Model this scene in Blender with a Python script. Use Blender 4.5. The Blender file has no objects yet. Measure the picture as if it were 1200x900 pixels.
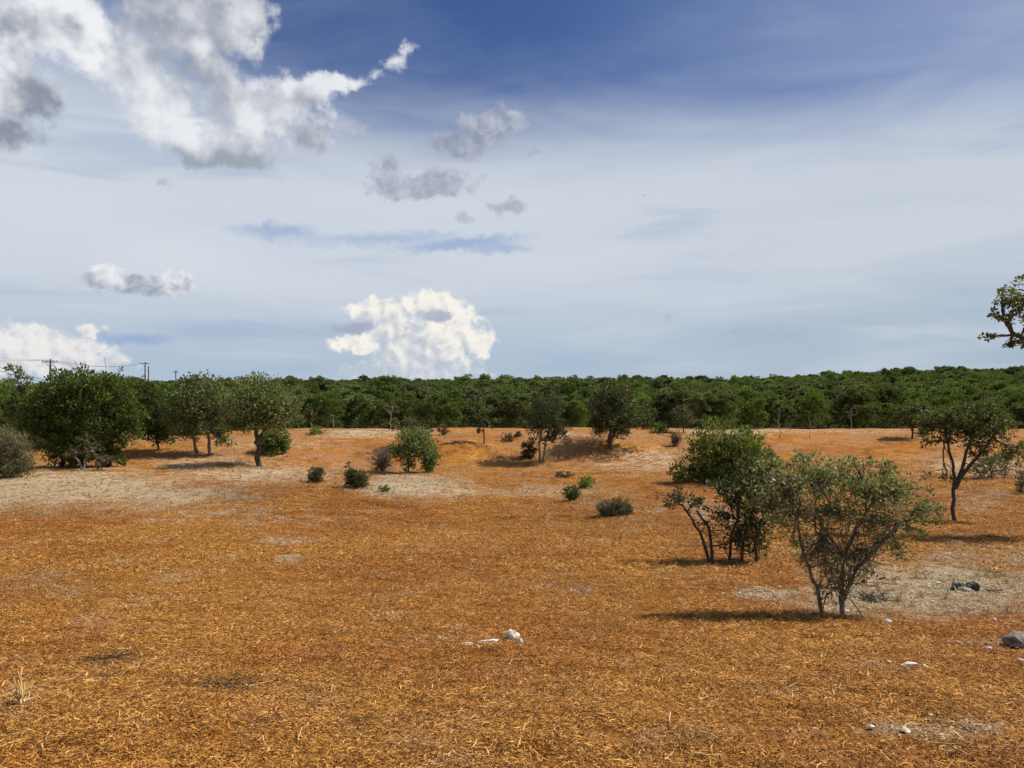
import bpy, math, random
import numpy as np
from mathutils import Vector

S = bpy.context.scene
R = math.radians
F = 900.0                       # focal length in photo pixels (photo 1200 x 900, level camera)

# ------------------------------------------------------------------ camera
cam = bpy.data.cameras.new('camera')
cam.sensor_width = 36.0
cam.lens = 36.0 * F / 1200.0
cam.clip_start = 0.1
cam.clip_end = 20000
cam_o = bpy.data.objects.new('camera', cam)
cam_o.location = (0, 0, 0)
cam_o.rotation_euler = (R(90), 0, 0)
S.collection.objects.link(cam_o)
S.camera = cam_o

S.view_settings.view_transform = 'Standard'
S.view_settings.look = 'None'
S.view_settings.exposure = 0.1
S.view_settings.gamma = 1.0
S.view_settings.use_curve_mapping = False
try:
    S.cycles.max_bounces = 6
    S.cycles.transparent_max_bounces = 8
except Exception:
    pass

# ------------------------------------------------------------------ sun
SUN_EL, SUN_A = 49.0, 10.0      # elevation; angle from +x (right) towards +y (away)
sd = Vector((math.cos(R(SUN_EL)) * math.cos(R(SUN_A)), math.cos(R(SUN_EL)) * math.sin(R(SUN_A)), math.sin(R(SUN_EL))))
sun = bpy.data.lights.new('sun', 'SUN')
sun.energy = 5.0
sun.angle = R(0.53)
sun.color = (1.0, 0.93, 0.83)
sun_o = bpy.data.objects.new('sun', sun)
sun_o.rotation_euler = sd.to_track_quat('Z', 'Y').to_euler()
sun_o.location = (0, 0, 50)
S.collection.objects.link(sun_o)

# ------------------------------------------------------------------ node helper
class NB:
    """small expression builder for shader node trees"""
    def __init__(s, nt):
        s.nt = nt
    def node(s, t, **kw):
        n = s.nt.nodes.new(t)
        for k, v in kw.items():
            setattr(n, k, v)
        return n
    def put(s, sock, v):
        if isinstance(v, bpy.types.NodeSocket):
            s.nt.links.new(v, sock)
        elif isinstance(v, (tuple, list)):
            if len(v) == 3 and sock.type == 'RGBA':
                v = (*v, 1.0)
            sock.default_value = v
        else:
            sock.default_value = v
    def m(s, op, a, b=0.0, c=0.0, clamp=False):
        n = s.node('ShaderNodeMath', operation=op, use_clamp=clamp)
        s.put(n.inputs[0], a); s.put(n.inputs[1], b); s.put(n.inputs[2], c)
        return n.outputs[0]
    def add(s, a, b): return s.m('ADD', a, b)
    def sub(s, a, b): return s.m('SUBTRACT', a, b)
    def mul(s, a, b): return s.m('MULTIPLY', a, b)
    def vm(s, op, a, b=(0, 0, 0), c=None, scale=None):
        n = s.node('ShaderNodeVectorMath', operation=op)
        s.put(n.inputs[0], a); s.put(n.inputs[1], b)
        if c is not None: s.put(n.inputs[2], c)
        if scale is not None: s.put(n.inputs['Scale'], scale)
        return n.outputs['Value'] if op in ('LENGTH', 'DOT_PRODUCT', 'DISTANCE') else n.outputs[0]
    def noise(s, vec, scale, detail=4, rough=0.55, dist=0.0, col=False, kind='FBM', lac=2.0):
        n = s.node('ShaderNodeTexNoise', noise_dimensions='3D', noise_type=kind)
        s.put(n.inputs['Vector'], vec); n.inputs['Scale'].default_value = scale
        n.inputs['Detail'].default_value = detail; n.inputs['Roughness'].default_value = rough
        n.inputs['Distortion'].default_value = dist; n.inputs['Lacunarity'].default_value = lac
        return n.outputs['Color'] if col else n.outputs[0]
    def voro(s, vec, scale, feature='F1', detail=0, rough=0.5, out='Distance', rnd=1.0):
        n = s.node('ShaderNodeTexVoronoi', voronoi_dimensions='3D', feature=feature)
        s.put(n.inputs['Vector'], vec); n.inputs['Scale'].default_value = scale
        if 'Detail' in n.inputs: n.inputs['Detail'].default_value = detail
        if 'Roughness' in n.inputs: n.inputs['Roughness'].default_value = rough
        n.inputs['Randomness'].default_value = rnd
        return n.outputs[out]
    def rng(s, v, a, b, c=0.0, d=1.0, smooth=True):
        n = s.node('ShaderNodeMapRange', interpolation_type='SMOOTHSTEP' if smooth else 'LINEAR')
        s.put(n.inputs['Value'], v)
        for k, x in (('From Min', a), ('From Max', b), ('To Min', c), ('To Max', d)):
            s.put(n.inputs[k], x)
        return n.outputs['Result']
    def mix(s, f, a, b, mode='MIX'):
        n = s.node('ShaderNodeMix', data_type='RGBA', blend_type=mode)
        n.clamp_factor = True
        s.put(n.inputs['Factor'], f)
        s.put(n.inputs[6], a); s.put(n.inputs[7], b)
        return n.outputs[2]
    def mapping(s, vec, scale=(1, 1, 1), rot=(0, 0, 0), loc=(0, 0, 0)):
        n = s.node('ShaderNodeMapping')
        s.put(n.inputs['Vector'], vec)
        n.inputs['Scale'].default_value = scale
        n.inputs['Rotation'].default_value = rot
        n.inputs['Location'].default_value = loc
        return n.outputs[0]

# ------------------------------------------------------------------ world: Nishita sky + clouds
def azel(px, py):
    x = (px - 600) / F; z = (450 - py) / F
    return math.degrees(math.atan(x)), math.degrees(math.atan2(z, math.hypot(1, x)))

def build_world():
    w = bpy.data.worlds.new('World'); S.world = w; w.use_nodes = True
    nt = w.node_tree; nt.nodes.clear(); b = NB(nt)
    out = b.node('ShaderNodeOutputWorld'); bg = b.node('ShaderNodeBackground')
    nt.links.new(bg.outputs[0], out.inputs[0]); bg.inputs['Strength'].default_value = 0.1
    sky = b.node('ShaderNodeTexSky', sky_type='NISHITA'); sky.sun_disc = False
    sky.sun_elevation = R(SUN_EL); sky.sun_rotation = R(90 - SUN_A)
    sky.altitude = 300; sky.air_density = 1.0; sky.dust_density = 0.35; sky.ozone_density = 2.2
    D = b.vm('NORMALIZE', b.node('ShaderNodeTexCoord').outputs['Generated'])
    sx = b.node('ShaderNodeSeparateXYZ'); nt.links.new(D, sx.inputs[0])
    x, y, z = sx.outputs
    DEG = 180 / math.pi
    az = b.mul(b.m('ARCTAN2', x, y), DEG)
    el = b.mul(b.m('ARCSINE', z), DEG)
    # domain warp for cloud outlines
    wn = b.vm('SUBTRACT', b.noise(D, 14, 5, 0.6, col=True), (0.5, 0.5, 0.5))
    wn2 = b.vm('SUBTRACT', b.noise(b.vm('ADD', D, (3.1, 1.7, 5.2)), 60, 4, 0.6, col=True), (0.5, 0.5, 0.5))
    cb = b.node('ShaderNodeCombineXYZ'); b.put(cb.inputs[0], az); b.put(cb.inputs[1], el)
    P0 = cb.outputs[0]
    P = b.vm('ADD', P0, b.vm('MULTIPLY', wn, (5.0, 3.2, 0)))
    P = b.vm('ADD', P, b.vm('MULTIPLY', wn2, (1.6, 1.2, 0)))
    Psm = b.vm('ADD', P0, b.vm('MULTIPLY', wn2, (2.2, 1.3, 0)))

    def ell(Pv, px, py, rx, ry, tilt=0.0):
        a, e = azel(px, py)
        k = math.degrees(1 / F)
        q = b.vm('SUBTRACT', Pv, (a, e, 0))
        if tilt:
            q = b.mapping(q, rot=(0, 0, R(tilt)))
        q = b.vm('MULTIPLY', q, (1 / (rx * k), 1 / (ry * k), 0))
        return b.vm('LENGTH', q)

    # --- high veil (cirrostratus)
    Dst = b.mapping(D, scale=(1.0, 1.0, 4.5))
    n1 = b.noise(Dst, 2.6, 6, 0.55, dist=0.5)
    n2 = b.noise(b.mapping(D, scale=(1.0, 1.0, 4.0), rot=(0.0, R(6), 0)), 3.4, 5, 0.55, dist=0.4)
    half = b.add(b.add(b.rng(az, -17, -27, 19.6, 23.5), b.mul(b.rng(az, 0, 28), -1.4)), b.mul(b.sub(n1, 0.5), 9.0))
    dv = b.sub(el, half)
    V = b.rng(dv, -6.5, 6.0, 1.0, 0.0)
    wisp = b.mul(b.rng(n2, 0.40, 0.85), 0.22)
    wisp2 = b.mul(b.rng(az, 0, 34), 0.34)
    hi = b.add(b.add(wisp, wisp2), b.mul(b.rng(el, 27, 42), b.rng(n1, 0.40, 0.66, 0.0, 0.4)))
    V = b.m('MAXIMUM', V, b.m('MINIMUM', hi, 0.85))
    V = b.mul(V, 0.97)
    # (blue slots in the veil are added below)
    nv = b.noise(b.mapping(D, scale=(1, 1, 6.0), loc=(2, 2, 2)), 3.4, 5, 0.5, dist=0.4)
    vcol = b.mix(b.rng(el, 0.5, 9.0), (4.0, 4.95, 6.1), (5.8, 6.3, 7.0))
    vcol = b.mix(b.mul(b.rng(el, 14, 26), 0.7), vcol, (3.4, 4.4, 6.2))
    vcol = b.mix(b.rng(az, -8, 34, 0.0, 0.62), vcol, b.mix(b.rng(el, 1.0, 17.0), (3.4, 4.25, 5.2), (5.4, 5.95, 6.5)))
    vcol = b.mix(b.rng(nv, 0.46, 0.72, 0.0, 0.55), vcol, (6.0, 6.45, 7.1))
    vcol = b.mix(b.rng(nv, 0.46, 0.28, 0.0, 0.45), vcol, (2.9, 3.9, 5.6))
    base = b.vm('MULTIPLY', sky.outputs[0], (0.39, 0.49, 0.73))
    col = b.mix(V, base, vcol)

    for (px, py, rx, ry, t, k) in ((470, 278, 100, 9, 3, 0.35), (540, 286, 100, 9, 6, 0.6), (585, 292, 50, 8, 3, 0.5), (325, 271, 60, 12, 2, 0.5), (400, 283, 110, 10, 2, 0.2), (155, 398, 48, 9, 0, 0.45)):
        col = b.mix(b.rng(ell(Psm, px, py, rx, ry, -t), 1.1, 0.2, 0.0, k), col, (1.75, 2.9, 5.6))
    for (px, py, rx, ry, k) in ((205, 300, 90, 34, 0.55), (40, 245, 130, 45, 0.35), (330, 330, 190, 22, 0.3), (820, 300, 330, 40, 0.2), (640, 215, 240, 50, 0.22)):
        col = b.mix(b.rng(ell(Psm, px, py, rx, ry), 1.3, 0.0, 0.0, k), col, (6.6, 6.9, 7.4))
    # --- cumulus
    nA = b.noise(D, 22, 7, 0.62)
    off = b.vm('ADD', D, (0.012, 0.0, 0.016))
    nB = b.noise(off, 22, 5, 0.62)
    bl = b.voro(b.vm('ADD', D, b.vm('MULTIPLY', wn2, (0.02, 0.02, 0.02))), 24, 'F1', 2, 0.5)
    blB = b.voro(b.vm('ADD', off, b.vm('MULTIPLY', wn2, (0.02, 0.02, 0.02))), 24, 'F1', 2, 0.5)
    nz = b.add(b.mul(b.sub(nA, 0.5), 1.9), b.mul(b.sub(0.47, bl), 0.5))
    nL = b.noise(D, 15, 3, 0.5); nL2 = b.noise(b.vm('ADD', D, (0.022, 0.0, 0.026)), 15, 3, 0.5)
    lit = b.add(b.add(b.mul(b.sub(nA, nB), 0.8), b.mul(b.sub(nL, nL2), 1.5)), b.mul(b.sub(blB, bl), 0.25))

    nF = b.noise(D, 46, 6, 0.6, dist=0.3); nF2 = b.noise(b.vm('ADD', D, (0.006, 0.0, 0.008)), 46, 5, 0.6, dist=0.3)
    nzF = b.mul(b.sub(nF, 0.48), 1.9)
    litF = b.add(b.mul(b.sub(nF, nF2), 1.5), b.mul(b.sub(nL, nL2), 0.5))
    nzC, litC = nz, lit
    def cloud(col, Pv, els, top, bot, amp=0.8, soft=0.3, opac=1.0, relief=1.0, fine=False):
        nz, lit = (nzF, litF) if fine else (nzC, litC)
        f = None; ws = None; bs = None
        for e in els:
            px, py, rx, ry, br = e[:5]
            l = ell(Pv, px, py, rx, ry, e[5] if len(e) > 5 else 0.0)
            fi = b.sub(1.0, l)
            wi = b.m('MAXIMUM', b.sub(1.35, l), 0.02); wi = b.mul(wi, b.mul(wi, wi))
            f = fi if f is None else b.m('SMOOTH_MAX', f, fi, 0.25)
            ws = wi if ws is None else b.add(ws, wi)
            bi = b.mul(wi, br)
            bs = bi if bs is None else b.add(bs, bi)
        dens = b.add(f, b.mul(nz, amp))
        a = b.mul(b.rng(dens, 0.02, 0.02 + soft), opac)
        sh = b.m('DIVIDE', bs, ws)
        sh = b.add(b.add(sh, b.mul(lit, relief * 1.7)), b.mul(b.rng(dens, 0.55, 0.02), 0.22))
        sh = b.rng(sh, -0.25, 1.25)
        c = b.mix(sh, bot, top)
        return b.mix(a, col, c)

    W = (8.2, 8.3, 8.5); G = (2.9, 3.2, 3.9)
    # thin outliers first (further away)
    col = cloud(col, Psm, [(785, 373, 14, 9, .7), (860, 389, 20, 4, .2), (760, 228, 13, 6, .2), (620, 391, 14, 4, .8), (192, 215, 12, 8, .2), (626, 177, 10, 5, .2), (545, 255, 14, 9, .2), (975, 390, 14, 4, .2)],
                (5.2, 5.6, 6.4), (3.3, 3.8, 4.8), 0.7, 0.7, 0.62, 0.4)
    # towering cloud above the horizon
    col = cloud(col, Psm, [(440, 364, 34, 17, .7), (418, 402, 34, 14, 1.0), (503, 356, 46, 20, .9), (530, 388, 44, 34, .75), (500, 425, 70, 28, .3), (465, 392, 40, 32, .25), (562, 404, 22, 19, 1.0), (440, 436, 52, 11, .05), (545, 370, 20, 13, 1.0), (520, 440, 60, 10, .2)],
                (9.0, 8.6, 7.8), (4.9, 5.25, 6.0), 0.6, 0.4, 0.94, 1.15, True)
    col = b.mix(b.rng(ell(Psm, 490, 446, 130, 26), 1.2, 0.1, 0.0, 0.5), col, (4.3, 5.2, 6.2))
    col = cloud(col, Psm, [(415, 385, 36, 9, .1), (514, 369, 34, 11, .1)], (5.2, 5.4, 6.2), (3.3, 3.6, 4.6), 0.6, 0.5, 0.85, 0.5)
    # low bank at far left
    col = cloud(col, Psm, [(20, 398, 55, 20, .9), (70, 408, 55, 15, .75), (105, 388, 16, 11, .9), (10, 425, 120, 16, .5), (-60, 395, 60, 26, .9)],
                (8.2, 8.0, 7.7), (5.0, 5.3, 6.0), 0.7, 0.45, 0.9, 1.2, True)
    # flat little cloud
    col = cloud(col, Psm, [(165, 334, 66, 13, .2), (128, 325, 22, 15, .85), (207, 330, 23, 14, .75)],
                (7.8, 7.9, 8.1), (3.2, 3.6, 4.4), 0.5, 0.35, 0.95, 1.0, True)
    # grey scraps
    col = cloud(col, Psm, [(572, 150, 42, 26, .42, -15), (538, 170, 40, 20, .15), (598, 145, 32, 16, .4)],
                (5.2, 5.5, 6.3), (2.7, 3.0, 4.0), 0.75, 0.45, 0.85, 1.0, True)
    col = cloud(col, Psm, [(508, 216, 58, 19, .25, -6), (453, 203, 24, 30, .5), (470, 222, 40, 12, .3)],
                (5.2, 5.5, 6.3), (2.7, 3.0, 3.9), 0.8, 0.45, 0.8, 1.0, True)
    col = cloud(col, Psm, [(602, 243, 42, 15, .2)], (4.6, 4.9, 5.8), (3.0, 3.4, 4.4), 0.8, 0.5, 0.75, 0.5)
    col = cloud(col, Psm, [(408, 148, 30, 24, .6)], (5.8, 6.0, 6.8), (4.2, 4.5, 5.4), 0.7, 0.7, 0.6, 0.5)
    # ragged tail of the big cloud
    col = cloud(col, P, [(415, 98, 40, 15, .5, 0), (442, 88, 28, 14, .6, -30), (460, 72, 22, 17, .9, -42), (470, 60, 16, 12, .9, -50)], W, (4.2, 4.6, 5.6), 0.95, 0.75, 0.9, 1.0)
    # the big cloud mass
    col = cloud(col, P, [(215, 22, 105, 46, .45), (290, 30, 40, 40, .45), (165, 70, 55, 52, .25), (250, 85, 55, 28, .3),
                         (200, 125, 60, 55, .5), (190, 150, 45, 30, .6), (300, 125, 90, 45, .6), (350, 110, 42, 32, 1.0), (270, 168, 95, 30, .15), (265, 186, 75, 20, -.35), (228, 140, 30, 18, .95),
                         (395, 102, 40, 14, .55, 0), (365, 160, 35, 22, .2)],
                (7.7, 7.85, 8.15), (3.2, 3.5, 4.15), 0.6, 0.5, 0.95, 1.0)
    col = cloud(col, P, [(50, 22, 82, 52, .95), (10, 55, 60, 45, .85), (95, 40, 40, 40, .9), (25, 110, 60, 38, .05), (-20, 150, 70, 22, .0), (-70, 80, 60, 80, .5)],
                W, (2.4, 2.7, 3.4), 0.55, 0.5, 0.96, 1.1)
    # elsewhere: scattered cumulus of the same sort, all round and overhead
    outm = b.m('MAXIMUM', b.rng(b.m('ABSOLUTE', az), 40, 52), b.rng(el, 30, 38))
    big = b.noise(b.mapping(D, scale=(1, 1, 2.2), loc=(9, 4, 1)), 2.4, 3, 0.5)
    dens = b.add(b.mul(b.sub(big, 0.61), 4.0), b.mul(nz, 0.7))
    a = b.mul(b.mul(b.rng(dens, 0.0, 0.35), outm), b.rng(el, 0, 6))
    col = b.mix(b.mul(a, 0.95), col, b.mix(b.rng(b.add(0.6, b.mul(lit, 1.2)), 0, 1), G, W))
    nt.links.new(col, bg.inputs['Color'])
    w.cycles.sampling_method = 'MANUAL'
    w.cycles.sample_map_resolution = 512
build_world()

# ------------------------------------------------------------------ numpy noise + terrain
def _hash(ix, iy, seed):
    h = (ix.astype(np.int64) * 374761393 + iy.astype(np.int64) * 668265263 + seed * 1442695041) & 0x7fffffff
    h = ((h ^ (h >> 13)) * 1274126177) & 0x7fffffff
    return ((h ^ (h >> 16)) & 0xffff) / 65535.0
def vnoise(x, y, seed=0):
    x = np.asarray(x, float); y = np.asarray(y, float)
    ix = np.floor(x); iy = np.floor(y); fx = x - ix; fy = y - iy
    fx = fx * fx * (3 - 2 * fx); fy = fy * fy * (3 - 2 * fy)
    a = _hash(ix, iy, seed); b_ = _hash(ix + 1, iy, seed); c = _hash(ix, iy + 1, seed); d = _hash(ix + 1, iy + 1, seed)
    return (a * (1 - fx) + b_ * fx) * (1 - fy) + (c * (1 - fx) + d * fx) * fy
def fbm(x, y, seed=0, oct=4):
    s = 0; a = 0.5; n = 0
    for i in range(oct):
        s = s + a * vnoise(x * 2 ** i, y * 2 ** i, seed + i * 17); n += a; a *= 0.5
    return s / n - 0.5
PY = np.array([-400, -60, -20, 0, 4.8, 12, 17.5, 22, 27, 36, 47, 54, 57.5, 61.5, 66, 74, 100, 9000.])
PZ = np.array([0.0, -0.2, -0.7, -1.6, -2.4, -3.6, -4.08, -4.5, -4.86, -5.02, -5.12, -5.40, -4.7, -4.12, -3.88, -4.5, -5.1, -5.1])
CR = np.array([-9, -1.2, -0.68, -0.6, -0.45, -0.3, 0.0, 0.3, 0.42, 0.6, 1.2, 9])
CZ = np.array([-7, -7, -7, -5.4, -4.3, -3.5, -3.4, -3.5, -1.6, -0.4, 0, 0])
def ground_z(x, y):
    x = np.asarray(x, float); y = np.asarray(y, float)
    z = (2 * np.interp(y, PY, PZ) + np.interp(y + 1.3, PY, PZ) + np.interp(y - 1.3, PY, PZ)) / 4
    # wooded rise behind the field, then away to the plain
    r = x / np.maximum(y, 20)
    crest = np.interp(r, CR, CZ)
    t = np.clip((y - 95) / 150, 0, 1); t = t * t * (3 - 2 * t)
    z = z + (crest + 5.1) * t
    t2 = np.clip((y - 290) / 500, 0, 1); t2 = t2 * t2 * (3 - 2 * t2)
    z = z * (1 - t2) + (-14) * t2
    near = np.exp(-np.hypot(x, y) / 60)
    for (mx, my, mr, mh) in ((-4.2, 57, 3.2, 0.55), (-9.5, 50, 5.0, -0.35), (1.5, 48, 6.0, -0.45), (6.5, 60, 4.0, 0.4), (20, 58, 6.0, 0.45), (14, 46, 5.0, -0.3), (31, 60, 5, .4), (-22, 57, 6, .35), (10, 36, 5, -.25), (-12, 34, 6, .2)):
        z = z + mh * np.exp(-((x - mx) ** 2 + (y - my) ** 2) / (mr * mr))
    z = z + fbm(x / 9 + 3, y / 9, 5, 4) * 0.85 * np.clip((y - 14) / 14, 0, 1) * np.exp(-np.maximum(y - 95, 0) / 80)
    z = z + fbm(x / 1.7, y / 1.7, 9, 4) * 0.21 * near
    z = z + fbm(x / 60, y / 60, 23, 3) * 2.5 * np.clip((y - 120) / 100, 0, 1)
    return z
def at(px, py, y0=3.0, y1=400.0):
    r = (px - 600) / F; s = (py - 450) / F
    ys = np.concatenate([np.arange(y0, 80, 0.05), np.arange(80, y1, 0.25)])
    g = ground_z(r * ys, ys) + s * ys
    i = np.argmax(g >= 0)
    yy = ys[i]
    return Vector((r * yy, yy, float(ground_z(r * yy, yy))))

# zones of pale caliche / bare soil, in the ground's own coordinates
def _zones(lst, x, y, z):
    v = np.zeros_like(x)
    ok = y > 2
    px = np.where(ok, 600 + F * x / np.where(ok, y, 1), -9999); py = np.where(ok, 450 - F * z / np.where(ok, y, 1), -9999)
    for (cx, cy, rx, ry, k) in lst:
        d = ((px - cx) / rx) ** 2 + ((py - cy) / ry) ** 2
        v = np.maximum(v, k * np.exp(-d ** 1.3 * 0.9))
    return v
PALE = [(60, 572, 200, 24, 1), (250, 545, 90, 14, .6), (170, 600, 200, 14, .5), (-60, 580, 120, 30, 1), (200, 580, 110, 15, .85), (300, 556, 130, 13, .75), (480, 570, 75, 15, 1), (530, 576, 60, 10, .7), (430, 508, 70, 7, .75),
        (330, 520, 60, 6, .5), (640, 577, 110, 9, .6), (755, 540, 70, 18, .6), (840, 600, 70, 20, .55), (1100, 690, 130, 34, 1.15), (1160, 655, 110, 18, .7),
        (1000, 700, 70, 22, .95), (895, 697, 45, 7, 1), (1260, 690, 120, 40, .9), (850, 506, 70, 5, .8), (960, 504, 160, 5, .5), (1150, 585, 60, 14, .5), (1150, 547, 70, 14, .8),
        (12, 640, 24, 10, .35), (340, 655, 18, 6, 1), (208, 680, 30, 8, .35), (60, 690, 70, 14, .25), (1150, 858, 60, 13, .5), (1042, 856, 40, 6, .7), (755, 597, 70, 10, .5),
        (660, 510, 40, 5, .6), (560, 478, 60, 4, .4), (340, 635, 30, 5, .5), (680, 690, 20, 8, .5), (920, 650, 40, 8, .35), (420, 860, 12, 4, .7), (850, 842, 10, 5, .6)]
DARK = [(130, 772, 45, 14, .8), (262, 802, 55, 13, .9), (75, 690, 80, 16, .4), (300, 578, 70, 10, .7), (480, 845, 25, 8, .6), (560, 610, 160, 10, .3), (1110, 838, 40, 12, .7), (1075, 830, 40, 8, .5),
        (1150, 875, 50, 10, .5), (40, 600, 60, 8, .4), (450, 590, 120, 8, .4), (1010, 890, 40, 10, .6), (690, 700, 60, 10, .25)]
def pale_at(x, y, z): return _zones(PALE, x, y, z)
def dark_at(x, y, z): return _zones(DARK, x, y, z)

# ------------------------------------------------------------------ object helpers
COL = S.collection
def mesh_from(name, v, f, mat=None, attrs=None, smooth=False):
    """v (n,3) array, f (m,k) array or list of arrays with k = 3 or 4"""
    me = bpy.data.meshes.new(name)
    v = np.asarray(v, np.float32)
    if not isinstance(f, list): f = [f]
    f = [np.asarray(a, np.int32) for a in f if len(a)]
    loops = np.concatenate([a.ravel() for a in f]); tot = np.concatenate([np.full(len(a), a.shape[1], np.int32) for a in f])
    me.vertices.add(len(v)); me.vertices.foreach_set('co', v.ravel())
    me.loops.add(len(loops)); me.loops.foreach_set('vertex_index', loops)
    me.polygons.add(len(tot)); st = np.concatenate([[0], np.cumsum(tot)[:-1]]).astype(np.int32)
    me.polygons.foreach_set('loop_start', st); me.polygons.foreach_set('loop_total', tot)
    if smooth: me.polygons.foreach_set('use_smooth', np.ones(len(tot), bool))
    me.update(calc_edges=True)
    for k, a in (attrs or {}).items():
        at_ = me.attributes.new(k, 'FLOAT', 'POINT'); at_.data.foreach_set('value', np.asarray(a, np.float32))
    if mat: me.materials.append(mat)
    return me
def link(name, me, parent=None, loc=None):
    o = bpy.data.objects.new(name, me); COL.objects.link(o)
    if parent: o.parent = parent
    if loc is not None: o.location = loc
    return o
def tag(o, label=None, cat=None, group=None, kind=None):
    if label: o['label'] = label
    if cat: o['category'] = cat
    if group: o['group'] = group
    if kind: o['kind'] = kind
    return o

# ------------------------------------------------------------------ materials
def new_mat(name):
    m = bpy.data.materials.new(name); m.use_nodes = True
    nt = m.node_tree; nt.nodes.clear()
    b = NB(nt); out = b.node('ShaderNodeOutputMaterial'); bs = b.node('ShaderNodeBsdfPrincipled')
    nt.links.new(bs.outputs[0], out.inputs[0])
    return m, b, bs, out
def leaf_mat(name, dark, mid, light, trans=0.3, rough=0.55):
    m, b, bs, out = new_mat(name)
    t = b.node('ShaderNodeAttribute', attribute_name='tint').outputs['Fac']
    rnd = b.node('ShaderNodeObjectInfo').outputs['Random']
    t = b.add(t, b.mul(b.sub(rnd, 0.5), 0.3))
    c = b.mix(b.rng(t, 0.0, 0.5), dark, mid); c = b.mix(b.rng(t, 0.5, 1.0), c, light)
    hsv = b.node('ShaderNodeHueSaturation'); b.put(hsv.inputs['Color'], c)
    b.put(hsv.inputs['Hue'], b.add(0.478, b.mul(rnd, 0.03)))
    b.put(hsv.inputs['Value'], b.add(0.85, b.mul(rnd, 0.3)))
    c = hsv.outputs[0]
    b.put(bs.inputs['Base Color'], c); bs.inputs['Roughness'].default_value = rough
    bs.inputs['Specular IOR Level'].default_value = 0.25
    tr = b.node('ShaderNodeBsdfTranslucent'); b.put(tr.inputs['Color'], b.vm('MULTIPLY', c, (1.1, 1.25, 0.6)))
    mx = b.node('ShaderNodeMixShader'); mx.inputs[0].default_value = trans
    b.nt.links.new(bs.outputs[0], mx.inputs[1]); b.nt.links.new(tr.outputs[0], mx.inputs[2]); b.nt.links.new(mx.outputs[0], out.inputs[0])
    return m
def bark_mat(name, a, c2, scale=18):
    m, b, bs, out = new_mat(name)
    co = b.node('ShaderNodeTexCoord').outputs['Object']
    n = b.noise(b.mapping(co, scale=(1, 1, 0.25)), scale, 6, 0.65)
    b.put(bs.inputs['Base Color'], b.mix(b.rng(n, 0.35, 0.65), a, c2)); bs.inputs['Roughness'].default_value = 0.9
    bp = b.node('ShaderNodeBump'); bp.inputs['Strength'].default_value = 0.6; bp.inputs['Distance'].default_value = 0.03
    b.put(bp.inputs['Height'], n); b.put(bs.inputs['Normal'], bp.outputs[0])
    return m
M = {}
M['juniper'] = leaf_mat('juniper_leaves', (0.040, 0.064, 0.015), (0.120, 0.165, 0.036), (0.235, 0.285, 0.070), 0.34)
M['oak'] = leaf_mat('oak_leaves', (0.050, 0.068, 0.024), (0.140, 0.168, 0.056), (0.26, 0.285, 0.11), 0.32)
M['bright'] = leaf_mat('bright_green_leaves', (0.06, 0.09, 0.015), (0.115, 0.16, 0.028), (0.19, 0.235, 0.05), 0.3)
M['grey'] = leaf_mat('grey_green_leaves', (0.07, 0.075, 0.034), (0.15, 0.155, 0.070), (0.24, 0.22, 0.115), 0.22)
M['olive'] = leaf_mat('olive_leaves', (0.045, 0.06, 0.022), (0.14, 0.162, 0.058), (0.38, 0.37, 0.17), 0.3, 0.5)
M['dry'] = leaf_mat('dry_brush', (0.10, 0.075, 0.04), (0.19, 0.15, 0.08), (0.30, 0.26, 0.14), 0.15)
M['straw_grass'] = leaf_mat('straw_grass', (0.16, 0.12, 0.055), (0.36, 0.27, 0.13), (0.60, 0.47, 0.26), 0.2)
M['bark_dark'] = bark_mat('dark_bark', (0.035, 0.026, 0.018), (0.095, 0.075, 0.052))
M['bark_grey'] = bark_mat('grey_bark', (0.085, 0.068, 0.048), (0.22, 0.185, 0.14))
M['dead'] = bark_mat('dead_wood', (0.16, 0.14, 0.115), (0.36, 0.32, 0.27))
M['pole'] = bark_mat('pole_wood', (0.05, 0.045, 0.04), (0.12, 0.105, 0.09), 5)

def rock_mat(name, a, c2, moss=None):
    m, b, bs, out = new_mat(name)
    co = b.node('ShaderNodeTexCoord').outputs['Object']
    n = b.noise(co, 9, 8, 0.65); c = b.mix(b.rng(n, 0.35, 0.65), a, c2)
    n2 = b.noise(co, 45, 4, 0.6); c = b.mix(b.rng(n2, 0.55, 0.75, 0, .5), c, (0.14, 0.10, 0.06))
    if moss: c = b.mix(b.rng(b.noise(co, 5, 5, 0.6), 0.46, 0.56), c, moss)
    b.put(bs.inputs['Base Color'], c); bs.inputs['Roughness'].default_value = 0.95
    bp = b.node('ShaderNodeBump'); bp.inputs['Strength'].default_value = 0.7; bp.inputs['Distance'].default_value = 0.02
    b.put(bp.inputs['Height'], b.noise(co, 25, 7, 0.65)); b.put(bs.inputs['Normal'], bp.outputs[0])
    return m
M['lime'] = rock_mat('limestone', (0.62, 0.54, 0.42), (0.86, 0.80, 0.68))
M['tanrock'] = rock_mat('tan_stone', (0.38, 0.28, 0.18), (0.60, 0.49, 0.35))
M['greyrock'] = rock_mat('grey_limestone', (0.10, 0.09, 0.075), (0.36, 0.33, 0.28))
M['mossrock'] = rock_mat('mossy_rock', (0.09, 0.09, 0.09), (0.42, 0.41, 0.39), (0.035, 0.045, 0.02))

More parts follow.
